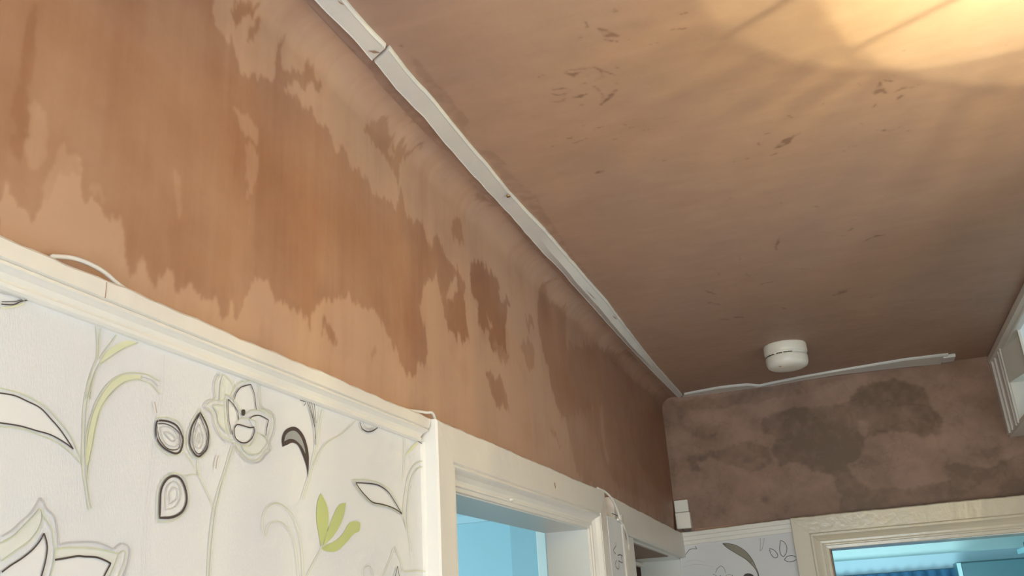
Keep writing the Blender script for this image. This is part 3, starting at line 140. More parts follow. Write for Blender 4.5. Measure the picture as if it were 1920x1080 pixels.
# ---------------------------------------------------------------- materials
def mat(name, base, rough=.5, spec=.5, noise=0, nscale=20, bump=0, bscale=60, coat=0, metal=0, stretch=None):
    m = bpy.data.materials.new(name); m.use_nodes = True; nt = m.node_tree; b = nt.nodes['Principled BSDF']
    b.inputs['Roughness'].default_value = rough; b.inputs['Specular IOR Level'].default_value = spec; b.inputs['Metallic'].default_value = metal
    b.inputs['Coat Weight'].default_value = coat
    tc = nt.nodes.new('ShaderNodeTexCoord'); mp = nt.nodes.new('ShaderNodeMapping'); nt.links.new(tc.outputs['Object'], mp.inputs['Vector'])
    if stretch: mp.inputs['Scale'].default_value = stretch
    if noise:
        n = nt.nodes.new('ShaderNodeTexNoise'); n.inputs['Scale'].default_value = nscale; n.inputs['Detail'].default_value = 6
        nt.links.new(mp.outputs[0], n.inputs['Vector'])
        mx = nt.nodes.new('ShaderNodeMix'); mx.data_type = 'RGBA'
        mx.inputs[6].default_value = tuple(max(0, c*(1-noise)) for c in base[:3])+(1,); mx.inputs[7].default_value = tuple(min(1, c*(1+noise)) for c in base[:3])+(1,)
        nt.links.new(n.outputs[0], mx.inputs[0]); nt.links.new(mx.outputs[2], b.inputs['Base Color'])
    else: b.inputs['Base Color'].default_value = base
    if bump:
        n2 = nt.nodes.new('ShaderNodeTexNoise'); n2.inputs['Scale'].default_value = bscale; n2.inputs['Detail'].default_value = 4
        nt.links.new(mp.outputs[0], n2.inputs['Vector'])
        bp = nt.nodes.new('ShaderNodeBump'); bp.inputs['Strength'].default_value = bump; bp.inputs['Distance'].default_value = .004
        nt.links.new(n2.outputs[0], bp.inputs['Height']); nt.links.new(bp.outputs[0], b.inputs['Normal'])
    return m
CREAM = (.80, .755, .69, 1)
M_gloss = mat('gloss_paint', CREAM, .22, .5, .03, 8, .25, 55)
M_trim = mat('eggshell_paint', CREAM, .42, .5, .03, 8, .18, 60)
M_old_dim = mat('yellowed_dim_gloss_paint', (.70, .62, .48, 1), .2, .5, .05, 8, .22, 70)  # both yellowed paints also carry the warm, dim far-end light in their colour
M_oldt_dim = mat('yellowed_dim_eggshell_paint', (.70, .63, .50, 1), .4, .5, .05, 8, .2, 60)
M_white = mat('white_plastic', (.88, .85, .76, 1), .35, .5, .04, 12)
M_strip = mat('strip_paint', (.76, .75, .72, 1), .38, .5, .05, 15, .2, 60)
M_dark = mat('dark_gap', (.06, .035, .025, 1), .8, .2)
M_scuff = mat('plaster_smear', (.42, .27, .19, 1), .8, .2, .2, 90)
M_paper = mat('paper_white', (.74, .735, .745, 1), .62, .25, .035, 6, .12, 420, stretch=(1, 3, .6))
M_ink = {
 'd': mat('ink_charcoal', (.075, .055, .05, 1), .5, .3), 'k': mat('ink_black', (.06, .05, .04, 1), .5, .3),
 'g': mat('ink_pale_green', (.60, .62, .45, 1), .55, .3), 'G': mat('ink_leaf_green', (.53, .58, .25, 1), .5, .3),
 'y': mat('ink_soft_green', (.70, .71, .50, 1), .55, .3), 'p': mat('ink_wash_green', (.735, .735, .68, 1), .6, .3), 'w': mat('ink_white', (.79, .78, .77, 1), .5, .3),
 's': mat('ink_silver', (.54, .52, .51, 1), .45, .4), 'S': mat('ink_mid_grey', (.33, .34, .34, 1), .4, .4), 'S2': mat('ink_taupe', (.30, .27, .20, 1), .45, .4),
 's2': mat('ink_faint_grey', (.60, .59, .54, 1), .5, .3), 'b': mat('brown_smudge', (.50, .40, .34, 1), .7, .2), 'm': mat('paper_seam', (.66, .63, .62, 1), .7, .2)}

def plaster(name, dry, wet, bscale=25):
    m = bpy.data.materials.new(name); m.use_nodes = True; nt = m.node_tree; b = nt.nodes['Principled BSDF']
    at = nt.nodes.new('ShaderNodeAttribute'); at.attribute_name = 'wet'
    tc = nt.nodes.new('ShaderNodeTexCoord')
    n1 = nt.nodes.new('ShaderNodeTexNoise'); n1.inputs['Scale'].default_value = 9; n1.inputs['Detail'].default_value = 8; n1.inputs['Roughness'].default_value = .65
    nt.links.new(tc.outputs['Object'], n1.inputs['Vector'])
    n2 = nt.nodes.new('ShaderNodeTexNoise'); n2.inputs['Scale'].default_value = 130; n2.inputs['Detail'].default_value = 4
    nt.links.new(tc.outputs['Object'], n2.inputs['Vector'])
    def math_(op, a, bb):
        q = nt.nodes.new('ShaderNodeMath'); q.operation = op
        for i, x in enumerate((a, bb)):
            if isinstance(x, (int, float)): q.inputs[i].default_value = x
            else: nt.links.new(x, q.inputs[i])
        return q.outputs[0]
    f = math_('ADD', at.outputs['Fac'], math_('MULTIPLY', math_('SUBTRACT', n1.outputs[0], .5), .45))
    f = math_('ADD', f, math_('MULTIPLY', math_('SUBTRACT', n2.outputs[0], .5), .10))
    cl = nt.nodes.new('ShaderNodeClamp'); nt.links.new(f, cl.inputs[0])
    mx = nt.nodes.new('ShaderNodeMix'); mx.data_type = 'RGBA'; mx.inputs[6].default_value = dry; mx.inputs[7].default_value = wet
    nt.links.new(cl.outputs[0], mx.inputs[0])
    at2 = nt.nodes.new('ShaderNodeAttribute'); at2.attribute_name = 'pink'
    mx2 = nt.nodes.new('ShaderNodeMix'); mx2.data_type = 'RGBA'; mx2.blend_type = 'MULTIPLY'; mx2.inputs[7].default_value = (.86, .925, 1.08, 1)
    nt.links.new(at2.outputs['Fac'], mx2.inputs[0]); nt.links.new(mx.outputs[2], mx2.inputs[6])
    nt.links.new(mx2.outputs[2], b.inputs['Base Color'])
    mr = nt.nodes.new('ShaderNodeMapRange'); mr.inputs['To Min'].default_value = .62; mr.inputs['To Max'].default_value = .48
    nt.links.new(cl.outputs[0], mr.inputs['Value']); nt.links.new(mr.outputs[0], b.inputs['Roughness'])
    b.inputs['Specular IOR Level'].default_value = .35
    bp = nt.nodes.new('ShaderNodeBump'); bp.inputs['Strength'].default_value = .12; bp.inputs['Distance'].default_value = .004
    n3 = nt.nodes.new('ShaderNodeTexNoise'); n3.inputs['Scale'].default_value = bscale; n3.inputs['Detail'].default_value = 6
    nt.links.new(tc.outputs['Object'], n3.inputs['Vector']); nt.links.new(n3.outputs[0], bp.inputs['Height']); nt.links.new(bp.outputs[0], b.inputs['Normal'])
    return m
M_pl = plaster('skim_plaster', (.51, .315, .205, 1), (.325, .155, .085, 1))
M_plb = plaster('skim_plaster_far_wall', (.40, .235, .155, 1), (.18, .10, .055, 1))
M_plc = plaster('skim_plaster_ceiling', (.49, .31, .215, 1), (.25, .135, .09, 1))

# ---------------------------------------------------------------- stain fields (numpy, in wall coordinates)
rs = np.random.RandomState(7)
def vnoise(u, v, seed):
    r = np.random.RandomState(seed); g = r.rand(256, 256)
    iu = np.floor(u).astype(int); iv = np.floor(v).astype(int); fu = u-iu; fv = v-iv
    fu = fu*fu*(3-2*fu); fv = fv*fv*(3-2*fv)
    a = g[iu % 256, iv % 256]; b = g[(iu+1) % 256, iv % 256]; c = g[iu % 256, (iv+1) % 256]; d = g[(iu+1) % 256, (iv+1) % 256]
    return (a*(1-fu)+b*fu)*(1-fv)+(c*(1-fu)+d*fu)*fv
def fbm(u, v, seed, o=4):
    s = 0; a = 1; t = 0
    for i in range(o): s = s+a*vnoise(u*2**i, v*2**i, seed+i); t += a; a *= .55
    return s/t-.5
def inside(U, V, poly):
    r = np.zeros(U.shape, bool); n = len(poly)
    for i in range(n):
        x0, y0 = poly[i]; x1, y1 = poly[(i+1) % n]
        if y0 == y1: continue
        c = ((y0 > V) != (y1 > V)) & (U < (x1-x0)*(V-y0)/(y1-y0)+x0)
        r ^= c
    return r
def field(U, V, polys, base, warp, su, sv, seed, drag=0, hf=1):
    wu = fbm(U*su, V*sv, seed)*warp*2 + fbm(U*su*4, V*sv*3, seed+9)*warp*.8
    wv = fbm(U*su, V*sv, seed+20)*warp*2 + fbm(U*su*4, V*sv*4, seed+31)*warp*1.2
    wu = wu + fbm(U*su*14, V*sv*9, seed+41)*warp*1.1*hf + fbm(U*su*40, V*sv*16, seed+51)*warp*.5*hf
    wv = wv + fbm(U*su*14, V*sv*9, seed+61)*warp*1.6*hf
    if drag: wv = wv + fbm(U*70+V*8, V*7, seed+71, 5)*drag*2
    F = np.full(U.shape, float(base))
    for v, p in polys: F[inside(U+wu, V+wv, p)] = v
    return F
def blur(F, n=1):
    for _ in range(n):
        G = np.pad(F, 1, mode='edge'); F = (G[1:-1,1:-1]*4+G[:-2,1:-1]+G[2:,1:-1]+G[1:-1,:-2]+G[1:-1,2:])/8
    return F
def grid_mesh(name, P, wet, pink, material, extra=None):
    nu, nv = wet.shape
    vs = P.reshape(-1, 3).copy(); vs[:, 2] += ZC
    idx = np.arange(nu*nv).reshape(nu, nv)
    q = np.stack([idx[:-1,:-1], idx[1:,:-1], idx[1:,1:], idx[:-1,1:]], -1).reshape(-1, 4)
    me = bpy.data.meshes.new(name)
    nvt = len(vs); nf = len(q)
    ev, ef = (extra if extra else ([], []))
    allv = np.vstack([vs]+([np.array(ev)+[0,0,ZC]] if ev else []))
    faces = [tuple(int(k) for k in r) for r in q]+[tuple(nvt+i for i in f) for f in ef]
    me.from_pydata(allv.tolist(), [], faces)
    a = me.attributes.new('wet', 'FLOAT', 'POINT'); w = np.full(len(allv), .5, dtype=np.float32); w[:nvt] = wet.reshape(-1); a.data.foreach_set('value', w)
    a = me.attributes.new('pink', 'FLOAT', 'POINT'); w = np.zeros(len(allv), dtype=np.float32); w[:nvt] = pink.reshape(-1); a.data.foreach_set('value', w)
    sm = np.zeros(len(faces), bool); sm[:nf] = True; me.polygons.foreach_set('use_smooth', sm)
    me.materials.append(material); me.update()
    o = bpy.data.objects.new(name, me); col.objects.link(o); tag(o, kind='structure'); return o
def boxes(lst):
    m = MB()
    for b in lst: m.box(*b)
    return m.v, m.f

WL = -.07; RF = .045       # plane of the left wall, radius of the plaster cove joint
# ---- left wall: fine plastered band above the trims, plain wall below, door openings cut out
y = np.concatenate([np.linspace(-4.7, -3.25, 60), np.linspace(-3.245, 0.03, 1650)])
sprof = list(np.linspace(-.55, -RF, 240)); arc = np.linspace(0, math.pi/2, 22)[1:]
prof = [(WL, z, z) for z in sprof]+[(WL+RF-RF*math.cos(a), -RF+RF*math.sin(a), -RF+RF*a) for a in arc]
prof = np.array(prof)
Y, Sx = np.meshgrid(y, prof[:, 2], indexing='ij')
wet = field(Y, Sx, STAIN_LEFT, .74, .008, 22, 7, 3, .030)
wet = blur(wet, 2)
str_ = fbm(Y*38, Sx*3.2, 50, 5); str2 = fbm(Y*6, Sx*2.2, 77, 4)
wet = wet + str_*.32 + str2*.25 + fbm(Y*110, Sx*9, 58, 4)*.22 + fbm(Y*9, Sx*12, 63, 5)*.55
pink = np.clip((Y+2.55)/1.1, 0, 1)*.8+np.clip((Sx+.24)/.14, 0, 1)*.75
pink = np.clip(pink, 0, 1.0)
P = np.zeros(wet.shape+(3,)); P[..., 0] = prof[:, 0][None, :]; P[..., 1] = Y; P[..., 2] = prof[:, 1][None, :]
P[..., 0] += (fbm(Y*3, Sx*3, 90, 3)+.5)*.006*np.clip((Sx+.50)/.06, 0, 1)
TH = .10; D1 = (-2.09, -1.251, -.583); D2 = (-.83, -.012, -.578)
# cut the plaster grid where doors open below
keep_z = -.5
ex = boxes([(WL-TH, WL-.0008, -4.7, D1[0], -2.5, 0), (WL-TH, WL-.0008, D1[1], D2[0], -2.5, 0), (WL-TH, WL-.0008, D2[1], .1, -2.5, 0),
            (WL-TH, WL-.0008, D1[0], D1[1], D1[2], 0), (WL-TH, WL-.0008, D2[0], D2[1], D2[2], 0)])
jz = prof[:, 2] >= -.55
wall_left = grid_mesh('wall_left', P[:, jz], wet[:, jz], pink[:, jz], M_pl, ex)

# ---- ceiling
nx = 512
xs = np.concatenate([np.linspace(WL+RF-.001, 1.25, nx), np.linspace(1.3, 1.96, 12)]); ys = np.concatenate([np.linspace(-4.7, -2.92, 60), np.linspace(-2.9, .06, 1180)])
X, Y2 = np.meshgrid(xs, ys, indexing='ij')
wc = field(X, Y2, STAIN_CEIL, .14, .0045, 35, 35, 200, 0, .35)
wc = np.where(wc > .31, wc+.45, np.where(wc > .28, wc+.12, wc))
fade = np.clip(fbm(X*70, Y2*80, 280, 4)*4+.8, .2, 1); wc = .14+(wc-.14)*fade
wc = blur(wc, 1)
wc = wc + fbm(X*2.5, Y2*2.0, 300, 4)*.35 + fbm(X*14, Y2*45, 310, 4)*.22
pk = np.clip(.55+.9*fbm(X*2.2, Y2*1.4, 330, 3)*1.5, 0, 1)
Pc = np.zeros(wc.shape+(3,)); Pc[..., 0] = X; Pc[..., 1] = Y2; Pc[..., 2] = fbm(X*3, Y2*3, 340, 3)*.004
ceil_ex = boxes([(WL-.1, 1.96, -4.7, .06, .01, .08)])
ceiling = grid_mesh('ceiling', Pc, wc, pk, M_plc, ceil_ex)

# ---- back wall, slightly out of square, with a rounded joint to the ceiling
nxb = 520; nzb = 220
xb = np.linspace(WL, 1.96, nxb); zb_ = np.linspace(-.62, 0.0, nzb)
XB, ZB = np.meshgrid(xb, zb_, indexing='ij')
wb = field(XB, ZB, STAIN_BACK, .30, .013, 14, 14, 400)
wb = blur(wb, 4)
wb = wb + fbm(XB*9, ZB*11, 420, 5)*1.1 + fbm(XB*45, ZB*45, 425, 4)*.4 + (np.abs(fbm(XB*12, ZB*12, 460, 4)) < .025)*.12
pb = np.clip(.8+fbm(XB*2, ZB*2, 440, 3)*1.2, 0, 1)
Pb = np.zeros(wb.shape+(3,)); Pb[..., 0] = XB; Pb[..., 1] = XB*.032; Pb[..., 2] = ZB
BD = (.461, 1.30, -.608)     # back doorway: left edge, right edge, head
jb = zb_ >= -.56
exb = boxes([(WL-.1, BD[0], .045, .16, -2.5, 0), (BD[1], 1.96, .07, .16, -2.5, 0), (BD[0], BD[1], .07, .16, BD[2], 0)])
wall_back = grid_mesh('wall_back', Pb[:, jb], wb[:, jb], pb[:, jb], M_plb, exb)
m = MB()
m.box(WL, BD[0], .0, .05, -2.5, -.5); m.box(BD[1], 1.96, .045, .07, -2.5, -.5)
# solid parts under the plaster band of the far wall, behind the paper
o = m.build('wall_back_lower', M_plb); tag(o, kind='structure'); o.name = 'trim_8'

# ---- other hall surfaces (behind and beside the viewer)
M_floor = mat('floor_boards', (.30, .19, .11, 1), .5, .4, .25, 5, stretch=(9, 1, 1))
M_hall = mat('hall_paper_plain', (.70, .68, .65, 1), .7, .2, .04, 5)
m = MB(); m.box(-.2, 2.0, -4.9, .2, -2.55, -2.5); tag(m.build('floor', M_floor), kind='structure')
m = MB(); m.box(1.96, 2.06, -4.8, -3.2, -2.2, .02); m.box(1.96, 2.06, -2.2, .2, -2.5, .02); m.box(1.96, 2.06, -3.2, -2.2, -.65, .02); m.box(1.96, 2.06, -3.2, -2.2, -2.5, -1.75)
tag(m.build('wall_right', M_hall), kind='structure')
w3 = empty('added_window', (2.0, -2.7, -1.2), kind='structure')  # unseen window, added to go with the side fill lamp
m = MB(); m.box(1.98, 2.04, -3.2, -3.15, -1.75, -.65); m.box(1.98, 2.04, -2.25, -2.2, -1.75, -.65); m.box(1.98, 2.04, -3.15, -2.25, -.70, -.65); m.box(1.98, 2.04, -3.15, -2.25, -1.75, -1.70)
m.build('window_frame', M_gloss, w3)
m = MB()
m.box(-.2, .0, -4.8, -4.7, -2.5, .02); m.box(1.1, 2.0, -4.8, -4.7, -2.5, .02); m.box(0, 1.1, -4.8, -4.7, -.4, .02); m.box(0, 1.1, -4.8, -4.7, -2.5, -1.95)
tag(m.build('wall_front', M_hall), kind='structure')
w1 = empty('window_1', (.55, -4.75, -1.2), kind='structure')
m = MB(); m.box(0, .05, -4.78, -4.72, -1.95, -.4); m.box(1.05, 1.1, -4.78, -4.72, -1.95, -.4); m.box(.05, 1.05, -4.78, -4.72, -.45, -.4); m.box(.05, 1.05, -4.78, -4.72, -1.95, -1.9); m.box(.53, .57, -4.77, -4.73, -1.9, -.45)
m.build('window_frame', M_gloss, w1)

# ---------------------------------------------------------------- trims
def arch(fl, og, t, tin=.008):
    """architrave profile: flat face, quirk, bead, cove, inner fillet; width = fl + og"""
    w = fl+og
    return [(0, 0), (0, t-.003), (.003, t), (fl-.003, t), (fl-.001, t-.004), (fl+.001, t-.001), (fl+og*.14, t-.001), (fl+og*.20, t-.004), (fl+og*.32, t-(t-tin)*.55), (fl+og*.5, t-(t-tin)*.85),
            (fl+og*.62, tin+.002), (fl+og*.70, tin+.0035), (fl+og*.76, tin+.003), (fl+og*.80, tin), (fl+og*.97, tin-.001), (w, tin-.003), (w, 0)]
N = (1, 0, 0)
# panel surround over the papered panel (left), mitred at its right end
m = MB()
m.sweep([(0,0),(0,.017),(.003,.02),(.0175,.02),(.0185,.0165),(.020,.0185),(.0225,.0185),(.0235,.016),(.026,.011),(.030,.0085),(.0325,.0085),(.0335,.0105),(.0365,.0095),(.038,.006),(.038,0)],
        (WL, -4.69, -.4865), (WL, -2.186, -.4845), (0, 0, -1), N, 0, -.55, 240, .0012, 5)
pv = [(0, 0), (0, .016), (.004, .0155), (.010, .0095), (.016, .0085), (.020, .006), (.020, 0)]
m.sweep(pv, (WL, -2.172, -.5085), (WL, -2.172, -2.49), (0, -1, 0), N, .7, 0, 60, 0.0006, 6)
trim1 = tag(m.build('trim_1', M_trim), kind='structure'); 
# fine join line across the flat of the surround
m = MB(); m.box(WL+.0195, WL+.0204, -2.8785, -2.8778, -.503, -.488); m.build('joint_gap', M_scuff, trim1)

def door_surround(root, y0, y1, zt, zin, fl, og, t, side_right=True, zt2=None):
    zt2 = zt if zt2 is None else zt2
    m = MB(); w = fl+og
    m.sweep(arch(fl, og, t), (WL, y0, zt), (WL, y1, zt2), (0,0,-1), N, 1, -1, 120, .0010, 9)
    a = m.build('head_architrave', M_trim, root)
    m = MB(); m.sweep(arch(fl, og, t), (WL, y0, zt), (WL, y0, -2.5), (0,1,0), N, 1, 0, 60, .0005, 10); m.build('side_architrave', M_trim, root)
    m = MB(); m.sweep(arch(fl, og, t), (WL, y1, zt2), (WL, y1, -2.5), (0,-1,0), N, 1, 0, 60, .0005, 11); m.build('side_architrave', M_gloss, root)
d1 = empty('door_1', (WL, -1.67, -2.5), kind='structure')
door_surround(d1, -2.188, -1.153, -.487, -.583, .062, .036, .030)
# soffit and jambs of the opening
M_lining = mat('lining_paint', (.80, .79, .75, 1), .3, .5, .03, 8, .1, 30)
m = MB(); m.box(WL-TH-.006, WL+.002, D1[0]-.01, D1[1]+.01, D1[2]-.004, D1[2]+.02); m.build('head_lining', M_lining, d1)
m = MB(); m.box(WL-TH-.005, WL+.002, D1[1]-.004, D1[1]+.02, -2.5, D1[2]); m.box(WL-TH-.005, WL+.002, D1[0]-.02, D1[0]+.004, -2.5, D1[2]); m.build('jamb_lining', M_lining, d1)
# nail hole and blob on the head
m = MB(); m.add([(WL+.0305, -1.590, -.517), (WL+.0305, -1.584, -.514), (WL+.0305, -1.580, -.524), (WL+.0305, -1.585, -.529)], [(0,1,2,3)]); m.build('nail_hole', M_scuff, d1, False)
m = MB(); m.tube([(WL+.010, -1.822, -.5735), (WL+.013, -1.812, -.5725), (WL+.010, -1.800, -.5735)], [.0015, .0035, .0015], 8); m.build('paint_drip', M_gloss, d1)
# boxing papered strip between the two doorways
m = MB(); m.box(WL, WL+.0305, -1.151, -1.010, -2.5, -.5485); bx = m.build('trim_2', M_paper); tag(bx, kind='structure')
m = MB(); m.sweep([(0, 0), (0, .024), (.003, .029), (.010, .033), (.030, .033), (.036, .029), (.038, .0)], (WL, -1.012, -.533), (WL, -1.012, -2.5), (0, 1, 0), N, 0, 0, 80, .0009, 21)
tag(m.build('trim_3', M_gloss), kind='structure')
m = MB()   # torn ink outlines left on the papered strip
def ribbon(m, pts, w, off, ax, mi=0, closed=False, smooth=True, taper=False):
    pts = [np.array(p, float) for p in pts]
    if smooth and len(pts) > 2:
        out = []; n = len(pts); rng = range(n if closed else n-1)
        for i in rng:
            p0 = pts[(i-1) % n] if (closed or i > 0) else pts[0]; p1 = pts[i]; p2 = pts[(i+1) % n]; p3 = pts[(i+2) % n] if (closed or i+2 < n) else pts[-1]
            for k in range(5):
                t = k/5; out.append(.5*((2*p1)+(-p0+p2)*t+(2*p0-5*p1+4*p2-p3)*t*t+(-p0+3*p1-3*p2+p3)*t**3))
        if not closed: out.append(pts[-1])
        pts = out
    n = len(pts); vs = []
    for i in range(n):
        a = pts[(i-1) % n] if (closed or i > 0) else pts[0]; b = pts[(i+1) % n] if (closed or i < n-1) else pts[-1]
        d = b-a; L = np.hypot(*d)+1e-9; nn = np.array([-d[1], d[0]])/L*w/2
        for q in (pts[i]+nn, pts[i]-nn):
            vs.append((off, q[0], q[1]) if ax == 0 else (q[0], off+q[0]*.0, q[1]))
    fs = [(2*i, 2*i+1, (2*i+3) % (2*n), (2*i+2) % (2*n)) for i in range(n if closed else n-1)]
    m.add(vs, fs, mi)
def densify(pts):
    pts = [np.array(p, float) for p in pts]; n = len(pts); out = []
    for i in range(n):
        p0, p1, p2, p3 = pts[i-1], pts[i], pts[(i+1) % n], pts[(i+2) % n]
        # keep corners sharp
        d1 = p1-p0; d2 = p2-p1; c1 = np.dot(d1, d2)/(np.hypot(*d1)*np.hypot(*d2)+1e-12)
        d3 = p3-p2; c2 = np.dot(d2, d3)/(np.hypot(*d3)*np.hypot(*d2)+1e-12)
        if c1 < .2: p0 = p1-(p2-p1)
        if c2 < .2: p3 = p2+(p2-p1)
        for k in range(3):
            t = k/3; out.append(.5*((2*p1)+(-p0+p2)*t+(2*p0-5*p1+4*p2-p3)*t*t+(-p0+3*p1-3*p2+p3)*t**3))
    return out
def filled(m, pts, off, ax, mi):
    from mathutils.geometry import tessellate_polygon
    pts = densify(pts)
    tri = tessellate_polygon([[Vector((p[0], p[1], 0)) for p in pts]])
    vs = [(off, p[0], p[1]) if ax == 0 else (p[0], off, p[1]) for p in pts]
    m.add(vs, [tuple(t) for t in tri], mi)
def sharp_closed(pts):
    d = densify(pts); return [tuple(p) for p in d]
def paper(name, sheet, data, base, ax, sgn, label):
    keys = ['base']+list(M_ink); mats = [M_paper]+[M_ink[k] for k in M_ink]
    m = MB(); m.box(*sheet)
    off = base
    for i, (k, c, w, pts, cl) in enumerate(data):
        off = base + sgn*(.0003+i*.000025)
        if k == 'F': filled(m, pts, off, ax, keys.index(c))
        elif cl: ribbon(m, sharp_closed(pts), w, off, ax, keys.index(c), True, False)
        else: ribbon(m, pts, w, off, ax, keys.index(c))
    o = m.build(name, mats, recalc=False); tag(o, label, 'wallpaper'); return o
paper('wallpaper', (WL+.0004, WL+.002, -4.69, -2.155, -2.49, -.515), PAPER_LEFT, WL+.002, 0, 1,
      'large white wallpaper panel with green and black flower and leaf outlines, left of the doorway')
paper('wallpaper', (WL+.001, .348, -.006, -.0028, -2.49, -.545), PAPER_BACK, -.006, 1, -1,
      'small strip of pale wallpaper with a dark feather on the far wall')
m = MB()
for pts in TORN: ribbon(m, pts, .0022, WL+.0309, 0)
m.build('torn_outline', M_ink['k'], bx, False)

# second doorway in the left wall, by the far corner
def slope(x0, x1, y0, y1, za, zb, th):
    m.add([(x, y, (za if y == y0 else zb)+dz) for x in (x0, x1) for y in (y0, y1) for dz in (0, th)], [(0,1,3,2),(4,6,7,5),(0,4,5,1),(2,3,7,6),(0,2,6,4),(1,5,7,3)])
d2 = empty('door_2', (WL, -.45, -2.5), kind='structure')
m = MB(); m.sweep([(0, 0), (0, .021), (.003, .025), (.084, .025), (.087, .020), (.087, 0)], (WL, -1.045, -.489), (WL, -.001, -.514), (0, 0, -1), N, 0, 0, 90, .0010, 31); m.build('head_architrave', M_trim, d2)
m = MB(); m.box(WL, WL+.02, -.975, -.828, -2.5, -.582); m.build('side_architrave', M_trim, d2)
m = MB(); slope(WL-TH-.045, WL+.003, D2[0]-.01, D2[1]+.01, -.586, -.606, .035); m.box(WL-TH-.045, WL+.003, D2[1]-.004, D2[1]+.02, -2.5, -.6); m.box(WL-TH-.045, WL+.003, D2[0]-.02, D2[0]+.004, -2.5, -.6); m.build('door_lining', M_lining, d2)
M_red = mat('red_brown_door_wood', (.20, .085, .055, 1), .45, .4, .25, 6, stretch=(8, 8, 1))
M_bareplaster = mat('bare_plaster_patch', (.36, .25, .20, 1), .8, .2, .15, 20)
m = MB(); slope(WL-TH-.040, WL-.004, -.82, -.20, -.5885, -.6035, .002); m.build('plaster_patch', M_bareplaster, d2)
m = MB(); slope(WL-TH-.052, WL-TH-.034, D2[0], D2[1], -.602, -.622, .014); bevel(m.build('door_stop', M_gloss, d2), .003)
m = MB(); m.box(-.50, WL-TH-.030, .09, .13, -2.49, -.56); m.build('door_leaf', M_red, d2)

# far wall: stepped picture rail and second-room doorway
m = MB(); m.sweep([(0, 0), (0, .012), (.002, .015), (.015, .015), (.017, .011), (.030, .0105), (.032, .0075), (.044, .007), (.046, .004), (.046, 0)], (-.052, -.002, -.512), (.348, -.002, -.4985), (0, 0, -1), (0, -1, 0), 0, 0, 60, .0009, 41)
tag(m.build('trim_4', M_trim), kind='structure')
d3 = empty('door_3', (.88, 0, -2.5), kind='structure')
X0, X1 = .342, 1.42
m = MB(); ap = arch(.060, .055, .024)
m.sweep(ap, (X0, 0, -.4965), (X1, 0, -.488), (0, 0, -1), (0, -1, 0), 1, -1, 120, .0010, 42); m.build('head_architrave', M_old_dim, d3)
m = MB(); m.sweep(ap, (X0, 0, -.4965), (X0, 0, -2.5), (1, 0, 0), (0, -1, 0), 1, 0, 60, .0005, 43); m.build('side_architrave', M_oldt_dim, d3)
m = MB(); m.sweep(ap, (X1, 0, -.488), (X1, 0, -2.5), (-1, 0, 0), (0, -1, 0), 1, 0, 10, 0, 44); m.build('side_architrave', M_oldt_dim, d3)
m = MB(); m.box(BD[0]-.004, BD[1]+.004, .0, .165, -.609, -.595); m.box(BD[0]-.02, BD[0]-.004, .0, .165, -2.5, -.6); m.box(BD[1]+.004, BD[1]+.02, .0, .165, -2.5, -.6); m.build('door_lining', M_lining, d3)
m = MB(); m.box(.865, .8665, -.0245, -.0238, -.4995, -.493, 0); m.build('joint_gap', M_scuff, d3)

# ---------------------------------------------------------------- the white cover strips along the ceiling
def strip(name, Lp, Rp, seed, ridge, label, group=None):
    Lp = np.array(Lp); Rp = np.array(Rp); n = 160
    def samp(P, t):
        d = np.r_[0, np.cumsum(np.hypot(*np.diff(P, axis=0).T))]; d /= d[-1]
        return np.stack([np.interp(t, d, P[:, 0]), np.interp(t, d, P[:, 1])], 1)
    t = np.linspace(0, 1, n); A = samp(Lp, t); B = samp(Rp, t); r = np.random.RandomState(seed)
    ja = (r.rand(n)-.5)*.0016; jb = (r.rand(n)-.5)*.0020
    ja = np.convolve(ja, [.25,.5,.25], 'same')*1.6+fbm(t*30, t*0, seed)*.003; jb = np.convolve(jb, [.25,.5,.25], 'same')*1.6+fbm(t*30, t*0, seed+3)*.003
    m = MB(); vs = []
    for i in range(n):
        d = B[i]-A[i]; L = np.hypot(*d); d /= L
        a = A[i]+d*ja[i]; b = B[i]+d*jb[i]; rg = ridge(t[i])
        row = [(a, .004), (a, -.003), (a+d*L*.06, -.0075), (a+d*L*(.10), -.0068), (a+d*L*.48, -.0068-rg), (b-d*L*.10, -.0068), (b-d*L*.06, -.0075), (b, -.003), (b, .004)]
        vs += [(p[0], p[1], z) for p, z in row]
    k = 9
    fs = [(i*k+j, i*k+j+1, (i+1)*k+j+1, (i+1)*k+j) for i in range(n-1) for j in range(k-1)]+[tuple(range(k))[::-1], tuple((n-1)*k+j for j in range(k))]
    m.add(vs, fs); o = m.build(name, M_strip); tag(o, label, 'cover strip', group); return o
s1 = strip('cover_strip', [(STRIP_L[0][0], -4.6)]+STRIP_L[:3], [(STRIP_R[0][0], -4.6)]+STRIP_R[:3], 3, lambda t: 0, 'short white cover strip along the ceiling edge, before the smeared plaster joint')
s2 = strip('cover_strip', [(STRIP_L[2][0]+.001, STRIP_L[2][1]+.006)]+STRIP_L[3:], [(STRIP_R[2][0]+.003, STRIP_R[2][1]+.006)]+STRIP_R[3:], 5, lambda t: .009*max(0, min(1, (t-.30)/.1, (.80-t)/.12)), 'long white cover strip along the left wall and ceiling corner, holding a small screw')
s3 = strip('cover_strip', BACK_L, BACK_U, 8, lambda t: .0, 'narrow white cover strip along the top of the far wall, behind the smoke alarm')
m = MB(); m.lathe([(0, -.003), (.0035, -.003), (.0045, -.0015), (.0045, 0)], (.0235, -1.958, -.0085), 16); m.box(.0200, .0270, -1.9586, -1.9574, -.0123, -.0112, 1)
m.build('screw', [mat('brass_screw', (.45, .33, .18, 1), .35, .5, metal=.8), M_dark], s2)
m = MB()
